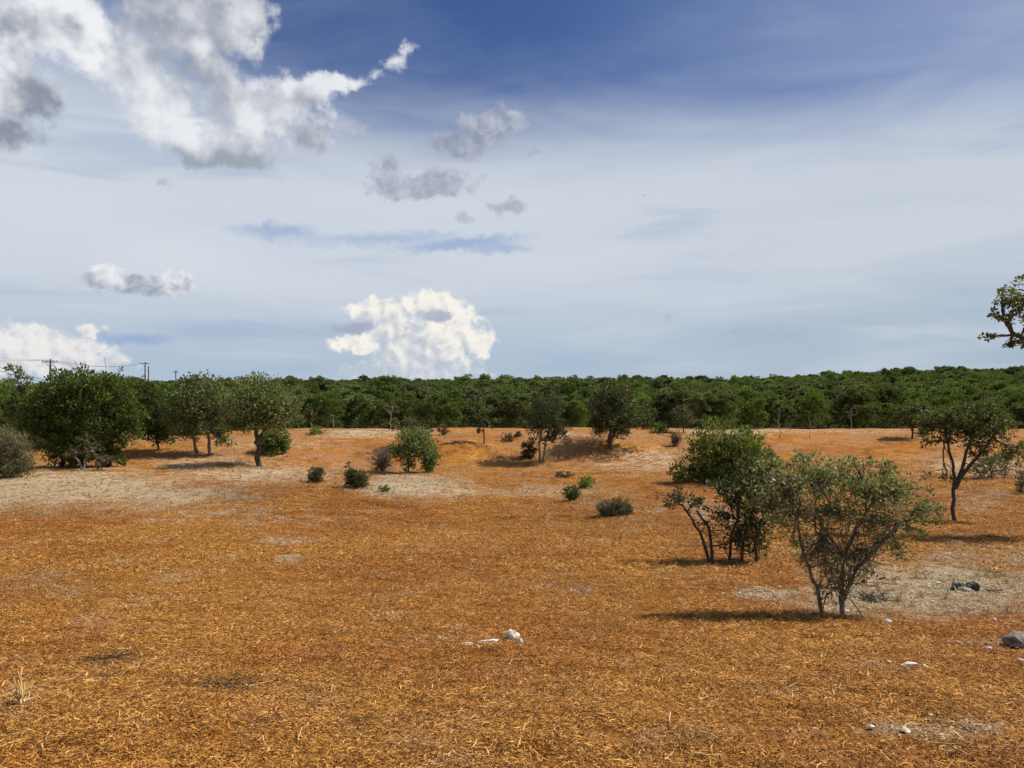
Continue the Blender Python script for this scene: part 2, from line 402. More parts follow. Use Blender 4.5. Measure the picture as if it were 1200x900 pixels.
def mulch_colour(b, t, pale, dark, v, pos):
    """shared by the ground sheet and the loose shreds: t 0..1 shred value"""
    c = b.mix(b.rng(t, 0.0, 0.35), (0.040, 0.014, 0.005), (0.31, 0.118, 0.018))
    c = b.mix(b.rng(t, 0.35, 0.8), c, (0.70, 0.345, 0.072))
    c = b.mix(b.rng(t, 0.85, 1.0), c, (0.80, 0.47, 0.15))
    cp = b.mix(b.rng(t, 0.0, 0.4), (0.17, 0.11, 0.06), (0.44, 0.31, 0.17))
    cp = b.mix(b.rng(t, 0.4, 0.9), cp, (0.76, 0.62, 0.42))
    c = b.mix(v, c, b.vm('MULTIPLY', c, (0.86, 0.76, 0.74)))
    c = b.mix(b.mul(b.rng(b.noise(pos, 0.55, 6, 0.65, dist=0.5), 0.52, 0.72), 0.28), c, b.mix(0.5, c, cp))
    c = b.mix(pale, c, cp)
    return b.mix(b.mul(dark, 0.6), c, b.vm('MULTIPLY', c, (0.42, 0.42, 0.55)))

def SEPY(b, co):
    n = b.node('ShaderNodeSeparateXYZ'); b.put(n.inputs[0], co); return n.outputs[1]
def build_ground_mat():
    m, b, bs, out = new_mat('mulched_ground')
    co = b.node('ShaderNodeTexCoord').outputs['Object']
    pale = b.node('ShaderNodeAttribute', attribute_name='pale').outputs['Fac']
    dark = b.node('ShaderNodeAttribute', attribute_name='dark').outputs['Fac']
    wood = b.node('ShaderNodeAttribute', attribute_name='wood').outputs['Fac']
    nl = b.noise(co, 0.22, 5, 0.6, dist=0.6); nm = b.noise(co, 1.3, 6, 0.65)
    nf = b.noise(co, 26, 6, 0.75, dist=1.0); ns = b.noise(b.mapping(co, scale=(1, 2.4, 1), rot=(0, 0, 0.35)), 12, 5, 0.75, dist=1.5)
    nx = b.noise(b.mapping(co, scale=(1, 1.4, 1)), 5, 8, 0.78, dist=0.6)
    nq = b.noise(b.mapping(co, scale=(0.45, 1, 1)), 0.8, 7, 0.7, dist=0.4)
    nr = b.noise(b.mapping(co, scale=(0.35, 1, 1), rot=(0, 0, 0.1)), 2.2, 7, 0.8, dist=0.5)
    far = b.rng(SEPY(b, co), 26, 50)
    pl = b.rng(b.add(b.add(pale, b.mul(b.sub(nm, 0.5), 1.2)), b.add(b.mul(b.sub(nx, 0.5), 2.0), b.mul(far, b.add(b.mul(b.sub(nq, 0.46), 1.6), b.mul(b.sub(nr, 0.5), 1.2))))), 0.30, 0.95)
    t = b.add(0.45, b.add(b.mul(b.sub(nf, 0.5), 1.5), b.add(b.mul(b.sub(ns, 0.5), 0.9), b.add(b.mul(b.sub(nx, 0.5), 1.0), b.mul(b.sub(nr, 0.5), 1.1)))))
    v = b.rng(nl, 0.42, 0.62)
    t = b.sub(t, b.mul(b.sub(1.0, far), 0.10))
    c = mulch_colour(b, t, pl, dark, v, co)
    nso = b.noise(b.mapping(co, scale=(0.5, 1, 1), loc=(7, 3, 0)), 0.35, 6, 0.68, dist=0.5)
    soil = b.mix(b.rng(nx, 0.35, 0.65), (0.25, 0.112, 0.046), (0.48, 0.265, 0.125))
    c = b.mix(b.mul(b.mul(far, b.rng(nso, 0.40, 0.58)), b.sub(0.8, b.mul(pl, 0.8))), c, soil)
    # white limestone grit where the soil is bare
    vo = b.voro(co, 16, 'F1', 0, 0.5); vc = b.voro(co, 16, 'F1', 0, 0.5, out='Color')
    sc = b.node('ShaderNodeSeparateColor'); b.put(sc.inputs[0], vc)
    chip = b.mul(b.rng(vo, 0.34, 0.22), b.rng(sc.outputs[0], b.sub(0.96, b.mul(pl, 0.5)), b.sub(0.99, b.mul(pl, 0.5))))
    c = b.mix(chip, c, (0.74, 0.69, 0.58))
    c = b.mix(b.mul(pl, b.rng(nx, 0.56, 0.72, 0, .8)), c, (0.66, 0.60, 0.48))
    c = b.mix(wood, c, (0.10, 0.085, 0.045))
    b.put(bs.inputs['Base Color'], c); bs.inputs['Roughness'].default_value = 1.0
    bs.inputs['Specular IOR Level'].default_value = 0.1
    bp = b.node('ShaderNodeBump'); bp.inputs['Strength'].default_value = 1.0; bp.inputs['Distance'].default_value = 0.05
    b.put(bp.inputs['Height'], b.add(b.mul(nf, 0.6), b.add(b.mul(ns, 0.5), b.mul(nx, 1.4)))); b.put(bs.inputs['Normal'], bp.outputs[0])
    return m
M['ground'] = build_ground_mat()

def build_shred_mat():
    m, b, bs, out = new_mat('shredded_mulch')
    t = b.node('ShaderNodeAttribute', attribute_name='tint').outputs['Fac']
    ip = b.node('ShaderNodeAttribute', attribute_name='ipale', attribute_type='INSTANCER').outputs['Fac']
    idk = b.node('ShaderNodeAttribute', attribute_name='idark', attribute_type='INSTANCER').outputs['Fac']
    pos = b.node('ShaderNodeNewGeometry').outputs['Position']
    nl = b.noise(pos, 0.22, 5, 0.6, dist=0.6)
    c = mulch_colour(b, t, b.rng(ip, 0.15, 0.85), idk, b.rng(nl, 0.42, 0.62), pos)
    b.put(bs.inputs['Base Color'], c); bs.inputs['Roughness'].default_value = 0.8
    bs.inputs['Specular IOR Level'].default_value = 0.2
    return m
M['shred'] = build_shred_mat()

# ------------------------------------------------------------------ ground sheet
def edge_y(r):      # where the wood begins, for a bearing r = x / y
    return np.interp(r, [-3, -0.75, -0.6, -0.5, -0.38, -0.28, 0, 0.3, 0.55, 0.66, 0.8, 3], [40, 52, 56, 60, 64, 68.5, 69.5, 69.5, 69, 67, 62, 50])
def build_ground():
    fr = np.linspace(-48, 48, 520); side = np.linspace(48, 312, 90)[1:-1]
    ang = np.radians(np.concatenate([fr, side]))
    rad = np.concatenate([np.geomspace(0.4, 3, 10), np.geomspace(3.1, 130, 360), np.geomspace(133, 8000, 90)])
    A, Rr = np.meshgrid(ang, rad)
    x = np.sin(A) * Rr; y = np.cos(A) * Rr
    z = ground_z(x, y)
    z = z + np.where((y > 3) & (Rr < 40), fbm(x * 2.2, y * 2.2, 41, 3) * 0.07, 0)
    na = len(ang); nr = len(rad)
    v = np.stack([x, y, z], -1).reshape(-1, 3); v = np.vstack([v, [[0, 0, float(ground_z(0, 0))]]])
    i = np.arange(nr - 1)[:, None] * na; j = np.arange(na)[None, :]; j2 = (j + 1) % na
    f = np.stack([i + j, i + j2, i + na + j2, i + na + j], -1).reshape(-1, 4)[:, ::-1]
    cfan = np.stack([np.full(na, nr * na), np.arange(na), (np.arange(na) + 1) % na], -1)[:, ::-1]
    X, Y, Z = v.T
    r = X / np.maximum(Y, 5)
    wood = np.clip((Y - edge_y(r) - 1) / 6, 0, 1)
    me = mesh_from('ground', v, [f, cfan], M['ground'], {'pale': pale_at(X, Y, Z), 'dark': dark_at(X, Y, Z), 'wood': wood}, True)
    tag(link('ground', me), kind='structure')
build_ground()

# ------------------------------------------------------------------ geometry pieces
def frames_from(d):
    d = d / np.maximum(np.linalg.norm(d, axis=-1, keepdims=True), 1e-9)
    a = np.where(np.abs(d[:, 2:3]) < 0.9, [[0, 0, 1.]], [[1., 0, 0]])
    u = np.cross(d, a); u /= np.linalg.norm(u, axis=-1, keepdims=True)
    return d, u, np.cross(d, u)
class Wood:
    def __init__(s): s.v = []; s.f = []; s.n = 0
    def tube(s, pts, rad, k=6):
        pts = np.asarray(pts, float); rad = np.asarray(rad, float); n = len(pts)
        d = np.gradient(pts, axis=0); d, u, w = frames_from(d)
        a = np.arange(k) / k * 2 * np.pi
        ring = pts[:, None] + rad[:, None, None] * (np.cos(a)[None, :, None] * u[:, None] + np.sin(a)[None, :, None] * w[:, None])
        s.v.append(ring.reshape(-1, 3))
        i = np.arange(n - 1)[:, None] * k; j = np.arange(k)[None]; j2 = (j + 1) % k
        s.f.append((np.stack([i + j, i + j2, i + k + j2, i + k + j], -1).reshape(-1, 4)) + s.n)
        s.n += n * k
        top = s.n - k
        s.f.append(np.array([[top, top + 1, top + 2, top + 3]])) if k == 4 else None
    def curve(s, a, b, r0, r1, rng, bend=0.12, n=7, k=6, up=0.0):
        a = np.asarray(a, float); b = np.asarray(b, float); L = np.linalg.norm(b - a)
        t = np.linspace(0, 1, n)[:, None]
        m = (a + b) / 2 + rng.normal(0, 1, 3) * L * bend + np.array([0, 0, up * L])
        p = (1 - t) ** 2 * a + 2 * t * (1 - t) * m + t * t * b
        p[1:-1] += rng.normal(0, L * 0.018, (n - 2, 3))
        s.tube(p, r0 + (r1 - r0) * t[:, 0] ** 0.8, k)
        return p
    def mesh(s, name, mat): return mesh_from(name, np.vstack(s.v), [np.vstack([f for f in s.f])], mat, None, True)
class Leaves:
    def __init__(s): s.p = []; s.d = []; s.s = []; s.t = []; s.w = []
    def add(s, p, d, size, width, tint):
        s.p.append(p); s.d.append(d); s.s.append(size); s.w.append(width); s.t.append(tint)
    def mesh(s, name, mat, rng):
        p = np.vstack(s.p); d = np.vstack(s.d); sz = np.concatenate(s.s)[:, None]; w = np.concatenate(s.w)[:, None]; t = np.concatenate(s.t)
        d, u, ww = frames_from(d)
        a = rng.uniform(0, 2 * np.pi, len(p))[:, None]
        side = np.cos(a) * u + np.sin(a) * ww; nrm = np.cross(d, side)
        v = np.stack([p, p + d * sz * .45 + side * w * .5 + nrm * sz * .06, p + d * sz, p + d * sz * .45 - side * w * .5 + nrm * sz * .06], 1).reshape(-1, 3)
        f = np.arange(len(p))[:, None] * 4 + np.array([[0, 1, 2, 3]])
        return mesh_from(name, v, f, mat, {'tint': np.repeat(t, 4)})
def clump_leaves(L, rng, centre, rc, n, size, elong, upb, out=None, tint=0.5, var=0.22):
    """a leafy tuft: leaves spread through a small ball, pointing outwards"""
    q = rng.normal(0, 1, (n, 3)); q /= np.linalg.norm(q, axis=1, keepdims=True)
    r = rng.uniform(0, 1, (n, 1)) ** 0.5
    p = centre + q * r * rc
    d = q * 0.8 + rng.normal(0, 0.5, (n, 3)) + np.array([0, 0, upb])
    if out is not None: d = d + out * 0.5
    sz = size * rng.uniform(0.6, 1.35, n)
    tt = tint + rng.normal(0, var, n) 
    L.add(p, d, sz, sz / elong, np.clip(tt, 0, 1.2))

STY = {  # leaf size (m at build distance is set by caller), elongation, up bias, clump count factor
    'juniper': dict(elong=2.6, up=0.9, mat='juniper', shell=0.55),
    'oak': dict(elong=1.7, up=0.3, mat='oak', shell=0.75),
}
def fill_lobe(L, Wd, rng, c, rad, ncl, nleaf, size, elong, up, limb=None, twig=0.012, rcf=0.3, shell=0.6, tint=0.5, zmin=None, ktw=4, floor=-0.75):
    """clumps of leaves through an ellipsoid; twigs run from the limb to each clump"""
    c = np.asarray(c, float); rad = np.asarray(rad, float)
    for i in range(ncl):
        q = rng.normal(0, 1, 3); q /= np.linalg.norm(q)
        if q[2] < floor: q[2] = -q[2]
        r = rng.uniform(shell ** 2, 1.0) ** 0.5 if rng.random() < 0.75 else rng.uniform(0.1, shell)
        r *= rng.uniform(0.9, 1.08)
        pc = c + q * rad * r
        if zmin is not None and pc[2] < zmin: pc[2] = zmin + rng.uniform(0, 0.1)
        rc = float(rad.mean()) * rcf * rng.uniform(0.6, 1.35)
        ct = tint + rng.normal(0, 0.13)
        clump_leaves(L, rng, pc, np.array([rc, rc, rc * 0.75]), max(3, int(nleaf * rng.uniform(.5, 1.5))), size, elong, up, q, ct)
        if Wd is not None and limb is not None:
            j = rng.integers(len(limb) // 3, len(limb)); s0 = limb[j]
            Wd.curve(s0, pc, twig, twig * 0.3, rng, 0.14, 4, ktw)

def px_tree(name, label, cat, bp, bpy_, lobes, stems, leaf, mat, bark, seed, size_px=3.0, dens=1.0, trunk_px=5, elong=1.8, up=0.4,
            shell=0.6, rcf=0.3, fork=None, depth=0.8, tint=0.5, group=None, touch=False, twig_px=0.8, ypush=0.0, crown_name='crown', dead=0, floor=-0.75, bare=None, nl=22):
    """a tree whose outline is measured off the photograph: lobes (px, py, rx, ry[, density]) are turned into metres at the
    distance where its foot stands, and get a real depth."""
    rng = np.random.default_rng(seed)
    B = at(bp, bpy_); d = B.y; k = d / F
    root = bpy.data.objects.new(name, None); COL.objects.link(root); root.location = B
    root.empty_display_size = 0.3
    tag(root, label, cat, group)
    def loc(px, py, dy=0.0): return np.array([(px - bp) * k, dy, (bpy_ - py) * k])
    size = size_px * k
    if touch:
        floor = -1.01
        if max(l[2] for l in lobes) < 22: dens *= 1.7; nl = 12
    L = Leaves(); Wd = Wood(); Tr = Wood()
    fork_p = loc(*fork) if fork else None
    if not stems: stems = [[(bp, bpy_), fork or (lobes[0][0], lobes[0][1] + lobes[0][3] * 0.3)]]
    ends = []
    for st in stems:
        pts = [loc(*s[:2], (s[2] if len(s) > 2 else 0.0) * k) for s in st]
        pts[0] = pts[0] + np.array([0, 0, -0.12 - 0.004 * d])
        # subdivide and roughen
        pp = [pts[0]]
        for a, c in zip(pts[:-1], pts[1:]):
            for t in (0.33, 0.66, 1.0):
                pp.append(a + (c - a) * t + rng.normal(0, trunk_px * 0.13 * k, 3) * (t < 1))
        pp = np.array(pp)
        r0 = trunk_px * k * 0.5
        rr = r0 * np.linspace(1.0, 0.55, len(pp)); rr[0] *= 1.35
        Tr = Wood(); Tr.tube(pp, rr, 8); link('trunk' if len(stems) == 1 else 'stem', Tr.mesh('trunk', bark), root)
        ends.append(pp)
    if touch:
        lobes = list(lobes) + [(l[0], min(l[1] + l[3] * .75, bpy_ - l[3] * .25), l[2] * .85, l[3] * .55, (l[4] if len(l) > 4 else 1.0)) for l in lobes if bpy_ - (l[1] + l[3]) < 9]
    for lb in lobes:
        px, py, rx, ry = lb[:4]; dn = lb[4] if len(lb) > 4 else 1.0
        dyc = rng.uniform(-0.25, 0.25) * rx * k if not touch else rng.uniform(-0.1, 0.1) * rx * k
        c = loc(px, py) + np.array([0, dyc, 0]); rad = np.array([rx * k, rx * k * depth, ry * k])
        e = min(ends, key=lambda q: np.linalg.norm(q[-1] - c)); s0 = e[-1]
        if len(e) > 3 and rng.random() < 0.4: s0 = e[-2]
        limb = Wd.curve(s0, c + np.array([0, 0, rad[2] * 0.3]), trunk_px * k * 0.27, trunk_px * k * 0.1, rng, 0.13, 9, 6)
        area = 4 * math.pi * (rx * ry) * 0.85
        nlv = area / (size_px ** 2 / elong) * 1.5 * dens * dn
        ncl = int(max(6, nlv / nl))
        fill_lobe(L, Wd, rng, c, rad, ncl, nl, size, elong, up, limb, twig_px * k * 0.5, rcf, shell, tint, zmin=0.02 if touch else None, floor=floor)
    for q in range(dead):
        lb = lobes[rng.integers(len(lobes))]; c = loc(lb[0], lb[1])
        tip = c + rng.normal(0, 1, 3) * np.array([lb[2], lb[2] * .5, lb[3]]) * k * 0.8
        e = ends[rng.integers(len(ends))][-1]
        Wd.curve(e, tip, trunk_px * k * .16, trunk_px * k * 0.04, rng, 0.15, 7, 4)
    if bare:
        for (px, py, rx, ry, n) in bare:       # leafless twigs
            for i in range(n):
                e = ends[rng.integers(len(ends))]; s0 = e[rng.integers(1, len(e))]
                tip = loc(px + rng.uniform(-rx, rx), py + rng.uniform(-ry, ry)) + np.array([0, rng.uniform(-1, 1) * rx * k * .7, 0])
                tip[2] = max(tip[2], 0.05)
                p = Wd.curve(s0, tip, twig_px * k * .45, twig_px * k * .15, rng, 0.12, 5, 4)
                for j in (2, 3):
                    Wd.curve(p[j], p[j] + (tip - s0) * rng.uniform(.2, .4) + rng.normal(0, 1, 3) * 6 * k, twig_px * k * .28, twig_px * k * .12, rng, 0.1, 4, 4)
    if Wd.v and (bare or not touch or max(l[2] for l in lobes) > 15): link('branches', Wd.mesh('branches', bark), root)
    if L.p: link(crown_name, L.mesh(crown_name, mat, rng), root)
    return root

# ------------------------------------------------------------------ trees in the field
J, O, BR, GR, OL, DR = (M[k] for k in ('juniper', 'oak', 'bright', 'grey', 'olive', 'dry'))
BD, BG, DE = M['bark_dark'], M['bark_grey'], M['dead']

# foreground shrubs
px_tree('persimmon_shrub', 'large olive-leaved shrub with two crooked grey stems, nearest shrub in the foreground', 'shrub', 978, 722,
        [(918, 570, 40, 34), (962, 560, 40, 28), (1010, 572, 38, 30), (1052, 580, 38, 30), (1078, 598, 24, 18, .8), (930, 605, 34, 20, .8), (975, 600, 34, 24, .9),
         (1030, 612, 36, 18, .8), (1068, 622, 22, 10, .5), (1035, 632, 30, 14, .4), (965, 652, 32, 28, .6), (1000, 655, 30, 28, .55), (925, 632, 20, 12, .4), (1050, 640, 22, 14, .5), (905, 543, 15, 11, .7), (942, 537, 14, 10, .7), (1038, 546, 12, 11, .7), (880, 590, 14, 12, .6), (1000, 540, 20, 10, .6), (1040, 555, 14, 10, .6), (1095, 592, 10, 8, .6), (975, 685, 22, 18, .35)],
        [[(966, 722), (958, 690, 0), (944, 655, 3), (938, 625, 3), (930, 590, 0)], [(988, 722), (986, 690, 2), (988, 655, 0), (972, 630, 0), (956, 600, 0)],
         [(987, 706), (988, 655, 4), (1005, 622, 6), (1022, 590, 0)], [(988, 690), (1000, 665, -8), (1022, 642, -10), (1050, 612, -6)]],
        None, OL, BG, 11, size_px=4.2, dens=0.74, trunk_px=5.2, elong=1.9, up=0.5, shell=0.4, rcf=0.2, depth=1.25, floor=-1.01, tint=0.6, twig_px=1.2,
        bare=[(975, 668, 34, 34, 40), (1010, 650, 40, 22, 26), (990, 600, 75, 55, 44)], nl=11)
px_tree('persimmon_shrub', 'dark many-stemmed shrub whose left stem leans out, behind and left of the nearest shrub', 'shrub', 868, 660,
        [(892, 560, 32, 26), (868, 585, 30, 22), (900, 595, 26, 24), (880, 618, 30, 22, .75), (862, 632, 24, 18, .55), (884, 640, 20, 13, .45), (845, 605, 14, 14, .6), (792, 584, 22, 11, .8), (812, 592, 14, 10, .6), (826, 615, 10, 10, .4), (845, 575, 18, 14, .6)],
        [[(834, 658), (822, 628, 0), (812, 610, 0), (802, 595, 0)], [(855, 659), (856, 630, 0), (866, 600, 0)], [(868, 660), (872, 630, 3), (884, 595, 0)], [(888, 659), (884, 635, -3), (896, 600, 0)], [(835, 652), (832, 620, 4), (818, 600, 6)]],
        None, OL, BD, 12, size_px=4.0, dens=0.95, trunk_px=4, elong=1.7, up=0.4, shell=0.4, depth=1.2, floor=-1.01, rcf=0.3, tint=0.32, twig_px=1.1,
        bare=[(835, 625, 25, 22, 16), (875, 635, 25, 20, 16)], nl=10)
px_tree('round_bush', 'broad rounded dark green juniper bush behind the foreground shrubs', 'bush', 850, 568,
        [(850, 522, 44, 31), (868, 540, 40, 26), (825, 530, 24, 22), (808, 552, 24, 16), (885, 532, 22, 26), (843, 548, 34, 18), (882, 553, 26, 15), (858, 557, 40, 12)],
        [[(850, 568), (850, 545)], [(830, 568), (822, 548)]],
        None, J, BD, 13, size_px=3.6, dens=0.85, trunk_px=5, elong=2.2, up=0.8, touch=True, shell=0.6, rcf=0.25, tint=0.58)
# right side
px_tree('oak_tree', 'slim open-crowned oak with forking dark trunk at the right edge of the field', 'tree', 1117, 612,
        [(1110, 492, 34, 19), (1150, 482, 36, 17), (1098, 515, 20, 12, .7), (1135, 510, 28, 18), (1170, 505, 30, 20), (1182, 532, 24, 16, .8), (1150, 528, 24, 14, .8), (1085, 500, 18, 14, .8), (1120, 496, 28, 16), (1108, 560, 24, 10, .3), (1148, 545, 24, 12, .3)],
        [[(1117, 612), (1118, 585), (1119, 560), (1116, 540), (1108, 508)], [(1119, 565), (1130, 540), (1138, 512)], [(1120, 562), (1136, 546), (1152, 528), (1168, 505)]],
        None, O, BD, 14, size_px=3.2, dens=0.75, trunk_px=4.8, elong=1.6, up=0.2, shell=0.4, rcf=0.28, tint=0.45, twig_px=1.1, dead=5)
px_tree('oak_tree', 'tall oak mostly outside the right edge, its leafy bough reaching over the sky', 'tree', 1296, 628,
        [(1176, 350, 20, 13), (1170, 372, 15, 10), (1162, 396, 14, 7), (1188, 366, 20, 18), (1186, 402, 10, 6), (1215, 350, 34, 30), (1240, 390, 40, 34), (1290, 350, 60, 40), (1340, 390, 50, 44), (1290, 420, 50, 34), (1205, 405, 14, 10, .6)],
        [[(1296, 628), (1290, 560), (1280, 490), (1284, 430)], [(1280, 490), (1248, 440), (1222, 405)], [(1284, 470), (1320, 430), (1335, 400)], [(1248, 440), (1215, 402), (1186, 390)]],
        None, O, BD, 15, size_px=4.0, dens=0.6, trunk_px=8, elong=1.6, up=0.1, shell=0.4, rcf=0.22, tint=0.7, twig_px=1.0)
px_tree('oak_tree', 'small dark oak casting a round shadow by the far right of the field', 'tree', 1069, 514,
        [(1070, 486, 17, 12), (1058, 490, 9, 9), (1082, 492, 12, 9), (1070, 498, 12, 8)], None, None, O, BD, 16, size_px=2.6, dens=0.9, trunk_px=3, fork=(1070, 500), tint=0.3)
px_tree('grey_shrub', 'thin grey half-bare shrub beside the slim oak at the right edge', 'shrub', 1163, 560,
        [(1160, 540, 22, 16, .5), (1182, 535, 18, 16, .5), (1145, 548, 12, 8, .4)], [[(1163, 560), (1160, 545)], [(1175, 560), (1182, 540)]], None, GR, BG, 17, size_px=2.6, dens=0.55, trunk_px=1.8, shell=0.4, bare=[(1165, 540, 28, 18, 40)], touch=True)
px_tree('grey_shrub', 'leaning twiggy bush touching the right edge below the grey shrub', 'shrub', 1197, 578,
        [(1198, 562, 10, 10, .6)], None, None, GR, BD, 18, size_px=2.6, dens=0.6, trunk_px=1.8, fork=(1197, 568), touch=True, bare=[(1196, 562, 9, 12, 14)])

# left side
px_tree('juniper_tree', 'largest tree at left, dense dark juniper with leaves down to the ground', 'tree', 98, 548,
        [(95, 478, 52, 38), (60, 480, 34, 34), (125, 475, 38, 36), (100, 452, 44, 22), (75, 452, 20, 16), (125, 450, 28, 18), (52, 510, 28, 28), (90, 515, 42, 28), (138, 505, 30, 24), (150, 490, 20, 22), (45, 490, 18, 30), (130, 525, 20, 20)],
        [[(70, 548), (78, 510)], [(98, 548), (95, 500)], [(128, 546), (125, 500)]], None, J, BD, 21, size_px=3.8, dens=1.05, trunk_px=6, elong=2.3, up=0.9, touch=True, shell=0.6, rcf=0.22, depth=0.7, tint=0.40)
px_tree('juniper_sapling', 'small dull-green sapling with a pale forked trunk in front of the largest juniper', 'tree', 98, 551,
        [(88, 533, 17, 10, .7), (108, 530, 12, 14, .5), (125, 541, 17, 8, .9), (100, 520, 12, 9, .4)], [[(98, 551), (99, 540), (103, 528), (108, 520)], [(98, 545), (90, 538), (86, 532)]], None, GR, DE, 22, size_px=3, dens=0.55, trunk_px=3.0, tint=0.25)
px_tree('juniper_tree', 'bright yellow-green tree between the largest juniper and its right-hand neighbour', 'tree', 186, 528,
        [(182, 480, 24, 24), (168, 462, 18, 16), (190, 505, 18, 16), (160, 485, 16, 20), (176, 510, 20, 16), (192, 515, 14, 11)], None, None, BR, BD, 23, size_px=3, dens=0.95, trunk_px=3, fork=(184, 505), elong=2.2, up=0.8, tint=0.30)
px_tree('oak_tree', 'grey-green oak with two short trunks left of the bare-branched oak', 'tree', 244, 534,
        [(235, 470, 36, 28), (212, 485, 24, 24), (255, 485, 24, 26), (235, 500, 34, 16), (258, 514, 15, 13), (222, 450, 18, 12), (218, 507, 18, 12)], [[(245, 534), (245, 515), (242, 498)], [(231, 526), (226, 510)]], None, O, BG, 24, size_px=3, dens=0.95, trunk_px=4.5, tint=0.42)
px_tree('oak_tree', 'stout dark-trunked oak with bare grey branches standing in its own shadow at left', 'tree', 304, 547,
        [(305, 470, 32, 24), (285, 485, 22, 20), (328, 476, 28, 20), (305, 498, 30, 17), (300, 452, 28, 12), (340, 490, 16, 10, .5), (275, 500, 12, 10)],
        [[(304, 547), (303, 530), (301, 512), (300, 498)], [(302, 515), (315, 495)]], None, O, BD, 25, size_px=3, dens=1.1, depth=1.4, trunk_px=7.5, tint=0.36, dead=16)
px_tree('green_bush', 'fresh green bush under the right side of the stout oak', 'bush', 322, 531,
        [(322, 514, 18, 12), (312, 519, 11, 9), (333, 519, 9, 8)], None, None, BR, BD, 26, size_px=2.8, dens=0.9, trunk_px=2, touch=True, tint=0.2)
px_tree('brush_thicket', 'tan and olive brush thicket at the left edge of the picture', 'bush', 8, 560,
        [(5, 525, 26, 26), (20, 538, 22, 18), (-18, 530, 28, 30), (8, 545, 28, 12)], [[(6, 560), (6, 540)]], None, GR, BG, 27, size_px=3, dens=0.8, trunk_px=2, elong=3.2, up=1.2, touch=True, tint=0.62, bare=[(10, 540, 26, 18, 60)])

# centre
px_tree('juniper_bush', 'green juniper bush with a paler top beside a bare grey shrub, left of centre', 'bush', 484, 554,
        [(492, 526, 19, 14), (474, 526, 17, 14), (486, 513, 20, 10), (505, 533, 10, 15), (478, 542, 10, 7, .6), (500, 545, 8, 6, .8)], [[(478, 554), (480, 535)], [(500, 550), (498, 535)]], None, O, BD, 31, size_px=2.9, dens=1.0, trunk_px=2.4, depth=1.1, touch=True, tint=0.45)
px_tree('juniper_tree', 'olive small tree showing just above the green juniper bush', 'tree', 480, 524,
        [(482, 499, 19, 8), (474, 507, 14, 8), (494, 508, 12, 7)], None, None, GR, BD, 32, size_px=2.4, dens=0.8, trunk_px=2, fork=(481, 510), tint=0.25)
px_tree('bare_shrub', 'round bare grey-brown shrub touching the left of the green juniper bush', 'shrub', 447, 553,
        [(447, 539, 13, 11, .35)], [[(447, 553), (445, 544)], [(449, 553), (452, 543)]], None, DR, BG, 33, size_px=2.2, dens=0.6, trunk_px=1.2, touch=True, tint=0.3, bare=[(447, 537, 15, 14, 90)])
px_tree('low_shrub', 'small round dull shrub on pale soil, right of the stout oak', 'shrub', 370, 566,
        [(370, 556, 10, 9)], None, None, GR, BG, 34, size_px=2.4, dens=0.8, trunk_px=1, touch=True, elong=3, up=1.5, tint=0.35, bare=[(370, 554, 10, 10, 24)])
px_tree('low_shrub', 'dark shrub with one upright sprig, just left of the bare grey shrub', 'shrub', 416, 572,
        [(420, 561, 13, 10), (411, 560, 8, 9), (408, 547, 3, 6, .5)], None, None, OL, BD, 35, size_px=2.6, dens=0.85, trunk_px=1.2, touch=True, elong=2.4, up=1.2, tint=0.12, bare=[(417, 558, 14, 13, 26)])
px_tree('low_shrub', 'dark round shrub, left one of the touching pair in mid field', 'shrub', 670, 587,
        [(670, 578, 11, 8)], None, None, J, BD, 36, size_px=2.8, dens=1.0, trunk_px=1, touch=True, elong=3, up=1.5, tint=0.3)
px_tree('low_shrub', 'green spiky shrub, right one of the touching pair in mid field', 'shrub', 687, 574,
        [(687, 566, 10, 7)], None, None, J, BD, 37, size_px=3.0, dens=0.9, trunk_px=1, touch=True, elong=3.2, up=1.5, tint=0.6)
px_tree('brush_clump', 'yellowish wispy brush clump in front of the mid-field shrub pair', 'bush', 720, 605,
        [(720, 595, 20, 9), (706, 598, 8, 6), (736, 600, 8, 6)], None, None, GR, BG, 38, size_px=3.6, dens=0.6, trunk_px=1, touch=True, elong=6, up=1.8, tint=0.4, bare=[(720, 592, 24, 14, 60)])
px_tree('slender_tree', 'slender grey-green tree with two pale trunks at picture centre', 'tree', 633, 543,
        [(640, 478, 20, 20), (634, 497, 18, 20, 1), (655, 505, 12, 16, .8), (650, 490, 10, 16, .6), (641, 514, 11, 10, .6), (628, 470, 10, 10, .6), (655, 500, 8, 8, .4)], [[(633, 543), (632, 525), (634, 505), (640, 485)], [(636, 542), (639, 520), (645, 500)]], None, O, BG, 41, size_px=2.6, dens=1.15, depth=1.8, floor=-1.01, trunk_px=2.8, tint=0.05, shell=0.4, dead=12)
px_tree('low_shrub', 'brownish bush at the foot of the slender two-trunked tree', 'shrub', 621, 537,
        [(621, 523, 9, 10), (619, 532, 8, 6)], None, None, GR, BD, 42, size_px=2.4, dens=0.85, trunk_px=1, touch=True, tint=0.0)
px_tree('oak_tree', 'dark spreading oak above a wide shadow right of centre', 'tree', 714, 526,
        [(720, 468, 24, 15), (705, 482, 17, 18), (742, 484, 22, 13), (724, 492, 24, 14), (702, 498, 11, 10), (728, 508, 11, 9), (762, 500, 9, 8, .7), (728, 457, 18, 8), (700, 505, 8, 6)], [[(714, 526), (714, 512), (716, 498)], [(714, 514), (722, 503)]], None, O, BD, 43, size_px=2.8, dens=1.25, depth=1.9, floor=-1.01, trunk_px=5, tint=0.2)
